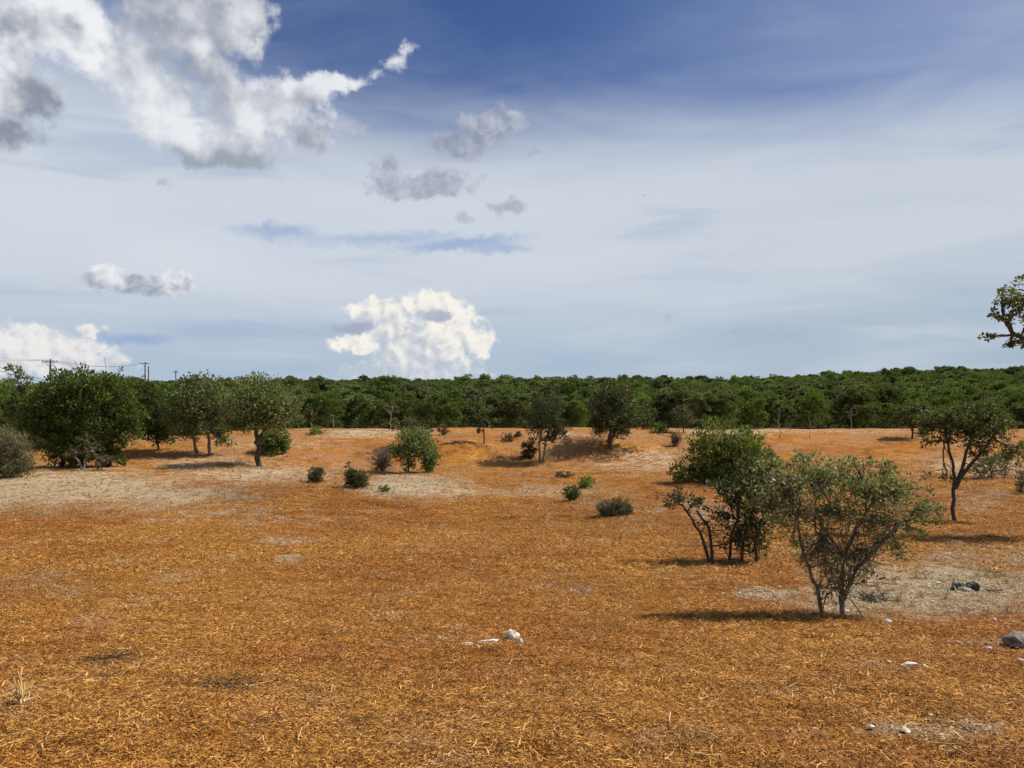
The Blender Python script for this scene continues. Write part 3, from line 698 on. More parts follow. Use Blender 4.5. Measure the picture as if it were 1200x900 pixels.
px_tree('small_tree', 'thin small tree on a mulched rise between the juniper bush and the slender tree', 'tree', 567, 520,
        [(567, 482, 13, 11, .7), (573, 496, 11, 8, .7), (560, 494, 8, 8, .6), (562, 506, 4, 4, .4)], [[(567, 520), (567, 505), (567, 492)]], None, O, BD, 44, size_px=2.4, dens=0.75, trunk_px=1.9, tint=0.2)
px_tree('small_tree', 'rounded greyish small tree at the wood edge behind the broad bush', 'tree', 801, 507,
        [(800, 484, 15, 9), (806, 492, 12, 7), (794, 493, 9, 6)], None, None, GR, BD, 45, size_px=2.4, dens=0.8, trunk_px=1.8, fork=(801, 496), tint=0.1)
px_tree('low_shrub', 'little brown shrub with its own shadow below the rounded greyish tree', 'shrub', 793, 523,
        [(792, 514, 6, 6)], None, None, DR, BD, 46, size_px=2, dens=0.7, trunk_px=1, touch=True, tint=0.3, bare=[(792, 514, 6, 7, 18)])
px_tree('low_shrub', 'dry tan shrub between the thin small tree and the slender tree', 'shrub', 596, 517,
        [(596, 512, 8, 4)], None, None, DR, BD, 47, size_px=2, dens=0.8, trunk_px=1, touch=True, tint=0.4)
for (px, py, w, h, mt, tn, lab) in (
        (450, 577, 6, 4, BR, .2, 'tiny bright green weed below the juniper bush'),
        (372, 509, 10, 4, BR, .6, 'low yellow-green plant at the wood edge right of the stout oak'),
        (316, 534, 10, 4, BR, .6, 'low yellow-green plant below the fresh green bush'),
        (520, 510, 6, 5, DR, .2, 'small dry shrub just right of the olive small tree'),
        (607, 512, 5, 3, DR, .2, 'faint dry tuft right of the dry tan shrub'),
        (660, 560, 12, 3, GR, .3, 'low green weed patch left above the mid-field shrub pair'),
        (1084, 511, 7, 6, O, .2, 'small green bush right of the small dark oak'),
        (775, 507, 9, 6, O, .3, 'low dark bush left of the rounded greyish tree')):
    px_tree('weed' if w < 13 and mt in (BR,) else 'low_shrub', lab, 'plant', px, py, [(px, py - h, w, h)], None, None, mt, BD, int(px), size_px=2.4, dens=0.8, trunk_px=0.8, touch=True, tint=tn, elong=2.5, up=1.0)

# dead snags
def snag(label, px, py, h, seed, spread=0.25, rpx=1.6, nb=9, name='dead_tree', lean=0.0, group=None):
    rng = np.random.default_rng(seed); B = at(px, py); k = B.y / F
    root = bpy.data.objects.new(name, None); COL.objects.link(root); root.location = B
    tag(root, label, 'dead tree', group)
    T = Wood(); W2 = Wood(); H = h * k
    p = T.curve((0, 0, -0.3), (lean * H, 0, H), rpx * k * .6, rpx * k * .12, rng, 0.04, 12, 7)
    for i in range(nb):
        j = rng.integers(4, 11); a = rng.uniform(0, 2 * math.pi); l = H * spread * rng.uniform(.5, 1.2)
        e = p[j] + np.array([math.cos(a) * l, math.sin(a) * l, l * rng.uniform(.3, .9)])
        q = W2.curve(p[j], e, rpx * k * .3, rpx * k * .08, rng, 0.12, 5, 5)
        W2.curve(q[3], q[3] + (e - p[j]) * .6 + rng.normal(0, l * .2, 3), rpx * k * .18, rpx * k * .06, rng, 0.1, 4, 4)
    link('trunk', T.mesh('trunk', DE), root); link('branches', W2.mesh('branches', DE), root)
snag('pale dead sapling standing out in front of the wood above the broad bush', 913, 514, 36, 61, rpx=1.2, spread=.16)
snag('thin dark dead sapling right of the pale dead sapling', 949, 512, 32, 62, rpx=0.8, spread=.14)
snag('pale dead trunk at the wood edge above the olive small tree', 455, 505, 34, 63, rpx=1.5, lean=.12, spread=.15)
snag('short white stump trunk at the wood edge, right of the stout oak', 391, 504, 18, 64, rpx=1.6, nb=3, spread=.15)
snag('pair-like thin grey dead tree at the wood edge beside the stout oak', 366, 505, 24, 65, nb=12, spread=.3, rpx=.9)
snag('grey dead tree at the wood edge far right below the bare earth bank', 997, 503, 26, 66, spread=.2, rpx=1.0)

# ------------------------------------------------------------------ wood: tree kinds, edge individuals, distant mass
def forest_variant(i, kind, seed):
    rng = np.random.default_rng(seed); L = Leaves(); T = Wood()
    H = 4.6; 
    T.curve((0, 0, -0.6), (rng.uniform(-.2, .2), rng.uniform(-.2, .2), H * 0.6), 0.13, 0.06, rng, 0.05, 6, 6)
    nlob = 11 if kind != 'juniper' else 9
    for q in range(nlob):
        a = q / nlob * 6.28 + rng.uniform(-.4, .4); rr = rng.uniform(0.5, 1.3) if q else 0
        lowf = 0.34 if kind == 'juniper' else 0.5
        z = H * rng.uniform(lowf, 0.86); R0 = rng.uniform(0.5, 0.98)
        c = np.array([math.cos(a) * rr, math.sin(a) * rr, z])
        T.curve((0, 0, H * .3), c, 0.05, 0.02, rng, 0.1, 5, 4)
        fill_lobe(L, None, rng, c, (R0, R0, R0 * (0.95 if kind == 'juniper' else 0.7)), 30 if kind != 'sparse' else 13, 26, 0.155, 2.1 if kind == 'juniper' else 1.6, 0.8 if kind == 'juniper' else 0.35, None, rcf=0.27, shell=.55, tint=0.45, zmin=0.1, floor=-0.5)
    if kind == 'juniper':
        fill_lobe(L, None, rng, (0, 0, 1.3), (1.65, 1.65, 1.25), 90, 26, 0.16, 2.1, 0.8, None, rcf=0.22, shell=.6, tint=0.4, zmin=0.1)
    else:
        fill_lobe(L, None, rng, (0, 0, 0.95), (1.7, 1.7, 1.0), 75, 24, 0.16, 1.7, 0.4, None, rcf=0.24, shell=.5, tint=0.3, zmin=0.1)
    mat = {'juniper': J, 'oak': O, 'bright': BR, 'sparse': GR}[kind]
    return L.mesh('crown', mat, rng), T.mesh('trunk', BD)
VAR = [forest_variant(i, k, 100 + i) for i, k in enumerate(('juniper', 'oak', 'juniper', 'oak', 'juniper', 'oak', 'sparse', 'bright'))]
VP = [0.2, 0.17, 0.17, 0.14, 0.14, 0.10, 0.04, 0.04]
BANKS = [(973, 478, 150), (1037, 470, 170)]

def scatter_wood():
    rng = np.random.default_rng(7)
    pts = []
    step = 3.1
    for gy in np.arange(50, 340, step):
        for gx in np.arange(-gy * 1.15, gy * 1.15, step):
            x = gx + rng.uniform(-1.2, 1.2); y = gy + rng.uniform(-1.2, 1.2); r = x / y
            if y < edge_y(r) + 1.5: continue
            if y > 170 and rng.random() < 0.25: continue
            px = 600 + F * r
            skip = False
            for (bx, by, bd) in BANKS:
                if abs(px - bx) < 14 and bd - 42 < y < bd + 2: skip = True
            if skip: continue
            pts.append((x, y))
    pts = np.array(pts)
    vis = np.abs(pts[:, 0] / pts[:, 1]) < 0.70
    near = pts[:, 1] - edge_y(pts[:, 0] / pts[:, 1])
    order = np.argsort(np.where(vis, near, 1e6))
    return pts[order], rng
pts, rng_w = scatter_wood()
NI = 285
def near_of(x, y): return y - edge_y(x / y)
first = {}
def h_for(x, y, rng): 
    s = rng.uniform(0.66, 1.14)
    if rng.random() < 0.07: s *= 1.25
    return s
WLAB = {0: 'dense green juniper packed in the row of trees along the edge of the wood',
        1: 'grey-green rounded oak packed in the row of trees along the edge of the wood',
        6: 'sparse greyish tree packed in the row of trees along the edge of the wood',
        7: 'bright yellow-green tree packed in the row of trees along the edge of the wood'}
KIND = [0, 1, 0, 1, 0, 1, 6, 7]
for i in range(NI):
    x, y = pts[i]
    v = int(rng_w.choice(8, p=VP)); s = h_for(x, y, rng_w) * np.interp(near_of(x, y), [0, 4, 14], [0.68, 0.86, 1.0])
    if v == 7 and rng_w.random() < .4: v = 0
    root = bpy.data.objects.new('juniper_tree' if KIND[v] == 0 else 'oak_tree' if KIND[v] == 1 else 'wood_edge_tree', None)
    COL.objects.link(root); root.location = (x, y, float(ground_z(x, y)))
    root.rotation_euler = (0, 0, rng_w.uniform(0, 6.28)); root.scale = (s * rng_w.uniform(.85, 1.25), s * rng_w.uniform(.85, 1.25), s * rng_w.uniform(.82, 1.05))
    g = {0: 'junipers along the edge of the wood', 1: 'oaks along the edge of the wood', 6: 'sparse grey trees along the edge of the wood', 7: 'yellow-green trees along the edge of the wood'}[KIND[v]]
    tag(root, WLAB[KIND[v]], 'tree', g)
    if v not in first:
        first[v] = (bpy.data.objects.new('crown', VAR[v][0]), bpy.data.objects.new('trunk', VAR[v][1])); cc = first[v]
    else:
        cc = (first[v][0].copy(), first[v][1].copy())
    for c in cc: COL.objects.link(c); c.parent = root

def gn_scatter(name, coll, P, rot, scl, idx, extra=None):
    me = bpy.data.meshes.new(name)
    me.vertices.add(len(P)); me.vertices.foreach_set('co', np.asarray(P, np.float32).ravel()); me.update()
    a = me.attributes.new('rot', 'FLOAT_VECTOR', 'POINT'); a.data.foreach_set('vector', np.asarray(rot, np.float32).ravel())
    a = me.attributes.new('scl', 'FLOAT_VECTOR', 'POINT'); a.data.foreach_set('vector', np.asarray(scl, np.float32).ravel())
    a = me.attributes.new('idx', 'INT', 'POINT'); a.data.foreach_set('value', np.asarray(idx, np.int32))
    for k, v in (extra or {}).items():
        a = me.attributes.new(k, 'FLOAT', 'POINT'); a.data.foreach_set('value', np.asarray(v, np.float32))
    o = link(name, me)
    ng = bpy.data.node_groups.new(name, 'GeometryNodeTree')
    ng.interface.new_socket('Geometry', in_out='INPUT', socket_type='NodeSocketGeometry')
    ng.interface.new_socket('Geometry', in_out='OUTPUT', socket_type='NodeSocketGeometry')
    N = ng.nodes; gi = N.new('NodeGroupInput'); go = N.new('NodeGroupOutput')
    ip = N.new('GeometryNodeInstanceOnPoints'); ci = N.new('GeometryNodeCollectionInfo')
    ci.inputs['Collection'].default_value = coll; ci.inputs['Separate Children'].default_value = True; ci.inputs['Reset Children'].default_value = True
    def na(nm, ty):
        n = N.new('GeometryNodeInputNamedAttribute'); n.data_type = ty; n.inputs['Name'].default_value = nm
        return n.outputs['Attribute']
    ng.links.new(gi.outputs[0], ip.inputs['Points']); ng.links.new(ci.outputs[0], ip.inputs['Instance'])
    ip.inputs['Pick Instance'].default_value = True
    ng.links.new(na('idx', 'INT'), ip.inputs['Instance Index'])
    ng.links.new(na('rot', 'FLOAT_VECTOR'), ip.inputs['Rotation']); ng.links.new(na('scl', 'FLOAT_VECTOR'), ip.inputs['Scale'])
    ng.links.new(ip.outputs[0], go.inputs[0])
    md = o.modifiers.new('scatter', 'NODES'); md.node_group = ng
    return o
def src_collection(name, meshes):
    c = bpy.data.collections.new(name)
    for i, m in enumerate(meshes):
        c.objects.link(bpy.data.objects.new('%s_%02d' % (name, i), m))
    return c
rest = pts[NI:]
n = len(rest)
s = rng_w.uniform(0.66, 1.14, n) * np.where(rng_w.random(n) < 0.07, 1.28, 1.0)
P = np.column_stack([rest, ground_z(rest[:, 0], rest[:, 1])])
wd = gn_scatter('distant_wood', src_collection('wood_crown', [v[0] for v in VAR]), P,
                np.column_stack([np.zeros(n), np.zeros(n), rng_w.uniform(0, 6.28, n)]),
                np.column_stack([s * rng_w.uniform(.9, 1.3, n), s * rng_w.uniform(.9, 1.3, n), s]), rng_w.choice(8, n, p=VP))
tag(wd, 'dense green wood of juniper and oak covering the rise behind the field', 'wood', kind='stuff')

# bare earth banks showing in the wood
def bank(px, py, d, w, h, label, seed):
    rng = np.random.default_rng(seed); k = d / F
    x = (px - 600) * k; g = float(ground_z(x, d)); top = (450 - py) * k + h * k
    nu, nv = 18, 9
    v = []; f = []
    H = top - g
    for j in range(nv):
        for i in range(nu):
            a = i / nu * 2 * math.pi; t = j / (nv - 1); r = 1 - t ** 2.2 * 0.95
            v.append((math.cos(a) * w * k * 1.5 * r * rng.uniform(.9, 1.1), math.sin(a) * 3.2 * r, -0.5 + (H + .5) * t + rng.normal(0, .1)))
    for j in range(nv - 1):
        for i in range(nu):
            f.append((j * nu + i, j * nu + (i + 1) % nu, (j + 1) * nu + (i + 1) % nu, (j + 1) * nu + i))
    v = np.array(v); v = np.vstack([v, [[0, 0, H + .05]]]); f2 = [((nv - 1) * nu + i, (nv - 1) * nu + (i + 1) % nu, nv * nu) for i in range(nu)]
    o = link('earth_bank', mesh_from('earth_bank', v, [np.array(f), np.array(f2)], M['bank'], None, True), None, (x, d, g))
    tag(o, label, 'earth bank')
M['bank'] = rock_mat('bare_earth', (0.40, 0.29, 0.20), (0.55, 0.45, 0.34))
bank(973, 478, 150, 11, 5, 'reddish bare earth bank showing in the wood above the foreground shrub', 1)
bank(1037, 470, 170, 8, 6, 'paler bare earth bank in the wood, right of and above the reddish one', 2)

# ------------------------------------------------------------------ mulch shreds (nobody could count them)
def mulch_variant(seed, n, rad, lmin, lmax, wide):
    rng = np.random.default_rng(seed)
    c = rng.normal(0, rad * 0.5, (n, 2)); th = rng.uniform(0, math.pi, n) + rng.normal(0, .3, n)
    l = rng.uniform(lmin, lmax, n) * np.where(rng.random(n) < 0.05, 2.1, 1.0); w = l * rng.uniform(0.04, 0.11, n) * wide + 0.002
    z = rng.uniform(0.0, 0.05, n); tilt = rng.normal(0, 0.30, n); curl = rng.normal(0, 0.07, n)
    dx = np.cos(th); dy = np.sin(th)
    d = np.stack([dx * np.cos(tilt), dy * np.cos(tilt), np.sin(tilt)], 1); sdv = np.stack([-dy, dx, rng.normal(0, .5, n)], 1)
    o = np.stack([c[:, 0], c[:, 1], z + np.abs(np.sin(tilt)) * l * .4], 1)
    L = l[:, None]; Wd = w[:, None]; up = np.array([[0, 0, 1.]])
    a = o - d * L * .5; m = o + sdv * L * curl[:, None] + up * L * 0.06; e = o + d * L * .5
    th_ = up * Wd * .5
    v = np.stack([a, m - sdv * Wd * .5, m + th_ , m + sdv * Wd * .5, e], 1).reshape(-1, 3)
    base = np.arange(n)[:, None] * 5
    tris = [base + np.array([[0, 1, 2]]), base + np.array([[0, 2, 3]]), base + np.array([[1, 4, 2]]), base + np.array([[2, 4, 3]])]
    t = np.clip(rng.beta(1.5, 1.5, n) * 1.05, 0, 1); t = np.where(rng.random(n) < 0.16, rng.uniform(0, .12, n), t); t = np.where(rng.random(n) < 0.04, 1.0, t)
    return mesh_from('shreds', v, [np.vstack(tris)], M['shred'], {'tint': np.repeat(t, 5)})
def scatter_mulch():
    rng = np.random.default_rng(3)
    bands = [(2.6, 9, 58, 0.66), (9, 16, 34, 0.75), (16, 28, 16, 1.05), (28, 62, 7, 1.25)]
    meshes = [mulch_variant(i, 300, 0.26, 0.018, 0.075, 1.0) for i in range(6)]
    X = []; Y = []; Sc = []
    for (y0, y1, dn, sc) in bands:
        W_ = y1 * 0.82 + 2.5; n = int((y1 - y0) * 2 * W_ * dn)
        y = rng.uniform(y0, y1, n); x = rng.uniform(-W_, W_, n); ok = np.abs(x) < y * 0.78 + 2.5
        X.append(x[ok]); Y.append(y[ok]); Sc.append(np.full(ok.sum(), sc))
    x = np.concatenate(X); y = np.concatenate(Y); sc = np.concatenate(Sc); z = ground_z(x, y) + np.where(y < 40, fbm(x * 2.2, y * 2.2, 41, 3) * 0.07, 0)
    pl = pale_at(x, y, z) + fbm(x * 1.3, y * 1.3, 77, 5) * 1.5; dk = dark_at(x, y, z)
    keep = rng.random(len(x)) > np.clip(pl * 1.5 - 0.3, 0, 0.93)
    keep &= rng.random(len(x)) > np.clip((y - 30) / 30, 0, 1)
    keep &= rng.random(len(x)) > np.clip(-0.15 + 1.2 * fbm(x * .8, y * .8, 91, 4) + 0.2, 0, .6)
    x, y, z, sc, pl, dk = (a[keep] for a in (x, y, z, sc, pl, dk)); n = len(x)
    e = 0.15
    gx = (ground_z(x + e, y) - ground_z(x - e, y)) / (2 * e); gy = (ground_z(x, y + e) - ground_z(x, y - e)) / (2 * e)
    yaw = rng.uniform(0, 6.28, n)
    # Euler XYZ: pitch / roll of the slope expressed after the yaw
    rx = np.arctan(gy * np.cos(yaw) - gx * np.sin(yaw)); ry = -np.arctan(gx * np.cos(yaw) + gy * np.sin(yaw))
    o = gn_scatter('shredded_mulch', src_collection('mulch_patch', meshes), np.column_stack([x, y, z - 0.004]), np.column_stack([rx, ry, yaw]),
                   np.column_stack([sc, sc, sc * .9]) * rng.uniform(.8, 1.2, (n, 1)), rng.integers(0, 6, n), {'ipale': np.clip(pl, 0, 1), 'idark': dk})
    tag(o, 'orange-brown shredded wood mulch strewn over the foreground field', 'mulch', kind='stuff')
    print('mulch instances', n)
scatter_mulch()

def dry_grass():
    rng = np.random.default_rng(31); ms = []
    for i in range(4):
        n = 46; a = rng.uniform(0, 6.28, n); r = rng.uniform(0, .09, n); h = rng.uniform(.02, .085, n)
        b0 = np.stack([np.cos(a) * r, np.sin(a) * r, np.zeros(n)], 1); lean = rng.uniform(.2, .9, n)
        tip = b0 + np.stack([np.cos(a) * h * lean, np.sin(a) * h * lean, h], 1)
        sd_ = np.stack([-np.sin(a), np.cos(a), np.zeros(n)], 1) * .005
        v = np.stack([b0 - sd_, b0 + sd_, tip], 1).reshape(-1, 3)
        ms.append(mesh_from('grass_tuft', v, np.arange(n * 3).reshape(-1, 3), M['straw_grass'], {'tint': np.repeat(np.clip(rng.normal(.7, .25, n), 0, 1), 3)}))
    x = rng.uniform(-1, 1, 60000); y = rng.uniform(8, 66, 60000); x = x * y * .72; z = ground_z(x, y)
    p = pale_at(x, y, z) + fbm(x * .7, y * .7, 55, 4) * .8
    ok = rng.random(len(x)) < np.clip(p - .25, 0, 1) * .26
    x, y = x[ok], y[ok]
    bx = []
    for o in S.objects:
        if o.get('category') in ('shrub', 'bush', 'tree', 'plant') and o.parent is None and o.location.y < 66 and not str(o.get('group', '')).endswith('wood'):
            m = 26; q = rng.normal(0, 1, (m, 2)) * (.35 + o.location.y * .012); bx.append(q + np.array([o.location.x, o.location.y]))
    bx = np.vstack(bx); x = np.concatenate([x, bx[:, 0]]); y = np.concatenate([y, bx[:, 1]]); n = len(x)
    sc = rng.uniform(.5, 1.25, n) * (1 + y * .008)
    o = gn_scatter('dry_grass', src_collection('grass_tuft', ms), np.column_stack([x, y, ground_z(x, y)]), np.column_stack([np.zeros(n), np.zeros(n), rng.uniform(0, 6.28, n)]), np.column_stack([sc, sc, sc]), rng.integers(0, 4, n))
    tag(o, 'short dry straw-coloured grass tufts in the bare pale soil and round the bushes', 'grass', kind='stuff'); print('grass', n)
dry_grass()
def gravel():
    rng = np.random.default_rng(77); ms = []
    for i in range(5):
        V = rng.normal(0, 1, (9, 3)); V /= np.linalg.norm(V, axis=1, keepdims=True)
        import bmesh
        bm = bmesh.new()
        for q in V * np.array([1, .75, .5]): bm.verts.new(q)
        bmesh.ops.convex_hull(bm, input=bm.verts[:]); me = bpy.data.meshes.new('gravel_stone'); bm.to_mesh(me); bm.free(); me.materials.append(M['lime'] if i < 3 else M['tanrock']); ms.append(me)
    N_ = 260000; y = 6 * (62 / 6) ** rng.uniform(0, 1, N_); x = rng.uniform(-1, 1, N_) * y * .72; z = ground_z(x, y)
    p = pale_at(x, y, z) + fbm(x * 1.3, y * 1.3, 77, 5) * 1.3 + fbm(x * 3, y * 3, 12, 3) * .8
    ok = rng.random(N_) < np.clip(p - .22, 0, 1) * .55 + .004
    x, y = x[ok], y[ok]; n = len(x)
    sc = .008 * rng.uniform(.6, 1.0, n) / np.maximum(rng.random(n), .12) ** .6 * (1 + y * .02)
    zz = ground_z(x, y) + fbm(x * 2.2, y * 2.2, 41, 3) * 0.07 * (y < 40)
    o = gn_scatter('limestone_gravel', src_collection('gravel_stone', ms), np.column_stack([x, y, zz + sc * .2 + .004]), rng.uniform(-.4, .4, (n, 3)) + np.column_stack([np.zeros(n), np.zeros(n), rng.uniform(0, 6.28, n)]), np.column_stack([sc, sc, sc]), rng.integers(0, 5, n))
    tag(o, 'fine broken limestone gravel strewn over the pale bare ground', 'gravel', kind='stuff'); print('gravel', n)
gravel()

# ------------------------------------------------------------------ stones
def rock_mesh(seed, sx, sy, sz, mat, rough=0.5, sub=2, flat=0.0):
    import bmesh
    bm = bmesh.new(); bmesh.ops.create_icosphere(bm, subdivisions=sub, radius=1)
    rng = np.random.default_rng(seed)
    V = np.array([v.co[:] for v in bm.verts])
    planes = rng.normal(0, 1, (9, 3)); planes /= np.linalg.norm(planes, axis=1, keepdims=True)
    for p in planes:                                # cut facets
        dd = V @ p; lim = rng.uniform(0.55, 0.85); V -= np.outer(np.maximum(dd - lim, 0), p)
    V *= (1 + rng.normal(0, rough * 0.12, (len(V), 1)))
    V *= np.array([sx, sy, sz])
    for v, c in zip(bm.verts, V): v.co = c
    me = bpy.data.meshes.new('stone'); bm.to_mesh(me); bm.free(); me.materials.append(mat)
    return me
def rock(name, label, px, py, w, h, mat, seed, group=None, rz=None, depth=0.8, cat='rock'):
    B = at(px, py); k = B.y / F; rng = random.Random(seed)
    o = link(name, rock_mesh(seed, w * k / 2, w * k / 2 * depth, h * k * 0.62, mat, sub=2 if w < 9 else 3), None, (B.x, B.y, B.z + 0.03 + h * k * 0.26))
    o.rotation_euler = (rng.uniform(-.15, .15), rng.uniform(-.15, .15), rz if rz is not None else rng.uniform(-.5, .5))
    return tag(o, label, cat, group)
rock('limestone_rock', 'white blocky limestone rock, biggest white rock in the foreground mulch', 600, 752, 18, 14, M['lime'], 1)
rock('limestone_rock', 'small white stone touching the right foot of the biggest white rock', 609, 757, 9, 8, M['lime'], 2)
rock('limestone_rock', 'small pale stone touching the left foot of the biggest white rock', 592, 752, 7, 6, M['lime'], 3)
rock('limestone_slab', 'long flat white limestone slab left of the biggest white rock', 570, 757, 28, 5, M['lime'], 4, rz=0.12, depth=.35)
rock('limestone_slab', 'thin white sliver of stone at the left tip of the long flat slab', 549, 760, 18, 4, M['lime'], 5, rz=-0.1, depth=.3)
rock('limestone_slab', 'short white stone below the long flat slab', 560, 762, 10, 3, M['lime'], 6, rz=-.5, depth=.4)
rock('limestone_slab', 'flat yellowish-white slab half buried in mulch at lower right', 1065, 784, 22, 5, M['lime'], 7, rz=-0.1, depth=.5)
rock('limestone_rock', 'white stone touching the right end of the half-buried slab', 1083, 786, 10, 5, M['lime'], 8)
rock('limestone_rock', 'lone rounded white stone just below the pale ground by the nearest shrub', 1041, 733, 8, 6, M['lime'], 9)
rock('limestone_rock', 'white stone on pale ground left of the grey boulder', 1165, 730, 7, 4, M['lime'], 10)
rock('limestone_rock', 'pale stone low at the right edge under the grey boulder', 1196, 779, 10, 5, M['lime'], 11)
rock('limestone_rock', 'white stone in the mulch left below the grey boulder', 1158, 764, 9, 4, M['lime'], 12)
rock('limestone_rock', 'pale stone lowest right of the stones in the bare track', 1062, 862, 13, 5, M['lime'], 13)
rock('limestone_rock', 'flat pale stone left in the bare track at bottom right', 1020, 857, 10, 4, M['lime'], 14)
rock('limestone_rock', 'tiny bright white stone left of the flat white slabs', 515, 751, 4, 3, M['lime'], 15)
rock('grey_boulder', 'rough grey boulder cut by the right edge of the picture', 1192, 758, 36, 17, M['greyrock'], 16, rz=.2)
rock('mossy_rock', 'dark mossy rock, left half of the rock pile on pale ground', 1122, 692, 20, 11, M['mossrock'], 17)
rock('mossy_rock', 'dark mossy rock, right half of the rock pile on pale ground', 1141, 691, 18, 10, M['mossrock'], 18)
rock('grey_rock', 'low grey stone in front of the mossy rock pile', 1131, 694, 16, 5, M['greyrock'], 19)
rock('grey_rock', 'low grey stone under the brush pile right of the nearest shrub', 1025, 707, 12, 5, M['greyrock'], 20)

def stones():
    rng = np.random.default_rng(5); ms = [rock_mesh(200 + i, .5, .38, .2, M['lime'], sub=1, rough=1.1) for i in range(5)]
    n = 0; spots = []
    regs = [(1090, 690, 110, 26, 80), (985, 712, 60, 10, 22), (895, 697, 40, 6, 26), (1120, 765, 80, 20, 12), (340, 655, 22, 6, 14), (60, 575, 60, 12, 30), (1090, 855, 90, 18, 10),
            (480, 572, 50, 9, 40), (200, 585, 80, 8, 24), (60, 640, 60, 14, 10), (640, 577, 80, 6, 16), (880, 640, 60, 6, 8)]
    for (cx, cy, rx, ry, m) in regs:
        for _ in range(m):
            spots.append((cx + rng.normal(0, rx * .55), cy + rng.normal(0, ry * .55)))
    for (px, py) in spots[:288]:
        if px < -10 or px > 1215: continue
        B = at(px, min(py, 895)); s = rng.uniform(0.015, 0.042) * (1 + B.y * 0.028) * (1.5 if rng.random() < .12 else 1)
        o = link('small_stone', ms[rng.integers(5)], None, B + Vector((0, 0, s * .1 + .015))); o.scale = (s * 1.4, s * 1.4, s); o.rotation_euler = (0, 0, rng.uniform(0, 6.28))
        tag(o, 'small white limestone chip scattered on bare pale ground or mulch', 'stone', 'small white stones scattered over the ground')
stones()

# ------------------------------------------------------------------ brush pile, stick, straw tuft
def brush_pile(label, px, py, w, h, n, mat, seed, name='brush_pile', lay=0.4, rpx=.9, cat='brush pile'):
    rng = np.random.default_rng(seed); B = at(px, py); k = B.y / F; W2 = Wood()
    for i in range(n):
        a = rng.uniform(0, 6.28); L = w * k * rng.uniform(.3, .9)
        s0 = np.array([rng.normal(0, w * k * .25), rng.normal(0, w * k * .2), rng.uniform(0, h * k * .4)])
        e = s0 + np.array([math.cos(a) * L, math.sin(a) * L * .7, rng.uniform(0, 1) * h * k * lay * 2])
        W2.curve(s0, e, rpx * k * .6, rpx * k * .2, rng, .15, 5, 4)
    o = link(name, W2.mesh(name, mat), None, B); return tag(o, label, cat)
brush_pile('dark tangled brush pile of cut twigs right of the nearest shrub', 1022, 706, 32, 15, 60, M['bark_dark'], 71)
brush_pile('longer low heap of dark cut twigs in the mulch at lower left', 262, 808, 60, 9, 45, M['bark_dark'], 72, lay=.3)
brush_pile('small heap of dark twigs left of the longer twig heap at lower left', 128, 776, 44, 8, 34, M['bark_dark'], 74, lay=.3)
brush_pile('dark twig litter right of the mossy rock pile', 1166, 694, 16, 5, 20, M['bark_dark'], 75, lay=.3)
M['straw'] = bark_mat('split_wood', (0.50, 0.30, 0.10), (0.78, 0.56, 0.28), 30)
M['splinter'] = M['straw']
def stick(label, pts_px, r_px, mat, seed, name='stick'):
    rng = np.random.default_rng(seed); B = at(*pts_px[0][:2]); k = B.y / F; W2 = Wood()
    p = np.array([[(a[0] - pts_px[0][0]) * k, (a[2] if len(a) > 2 else 0) * k, (pts_px[0][1] - a[1]) * k] for a in pts_px])
    t = np.linspace(0, len(p) - 1, 3 * len(p)); q = np.stack([np.interp(t, np.arange(len(p)), p[:, i]) for i in range(3)], 1)
    W2.tube(q, r_px * k * .5 * np.linspace(1, .5, len(q)), 5)
    tag(link(name, W2.mesh(name, mat), None, B), label, 'stick')
stick('pale bent dead stick leaning against the foot of the nearest shrub', [(1011, 725), (1004, 714, -4), (995, 702, -6), (983, 697, -4)], 1.8, M['dead'], 1)
brush_pile('upright tuft of pale splintered wood near the bottom left corner', 25, 830, 16, 22, 26, M['straw'], 73, 'splintered_stump', lay=.9, rpx=2.0, cat='splintered wood')
def splinters():
    rng = np.random.default_rng(12); ms = []
    for i in range(5):
        W2 = Wood(); L = rng.uniform(.2, .38)
        W2.curve((-L / 2, 0, 0.01), (L / 2, 0, 0.02), .009, .003, rng, .09, 7, 5); ms.append(W2.mesh('splinter', M['straw']))
    for i in range(110):
        py = 895 - 190 * rng.random() ** 1.5; px = rng.uniform(0, 1200)
        B = at(px, py); o = link('wood_splinter', ms[rng.integers(5)], None, B + Vector((0, 0, .03)))
        s = rng.uniform(.4, .85); o.scale = (s, s, s); o.rotation_euler = (rng.normal(0, .1), rng.normal(0, .12), rng.normal(0, .9))
        tag(o, 'long wood splinter lying in the foreground mulch', 'splinter', 'long wood splinters lying in the mulch')
splinters()

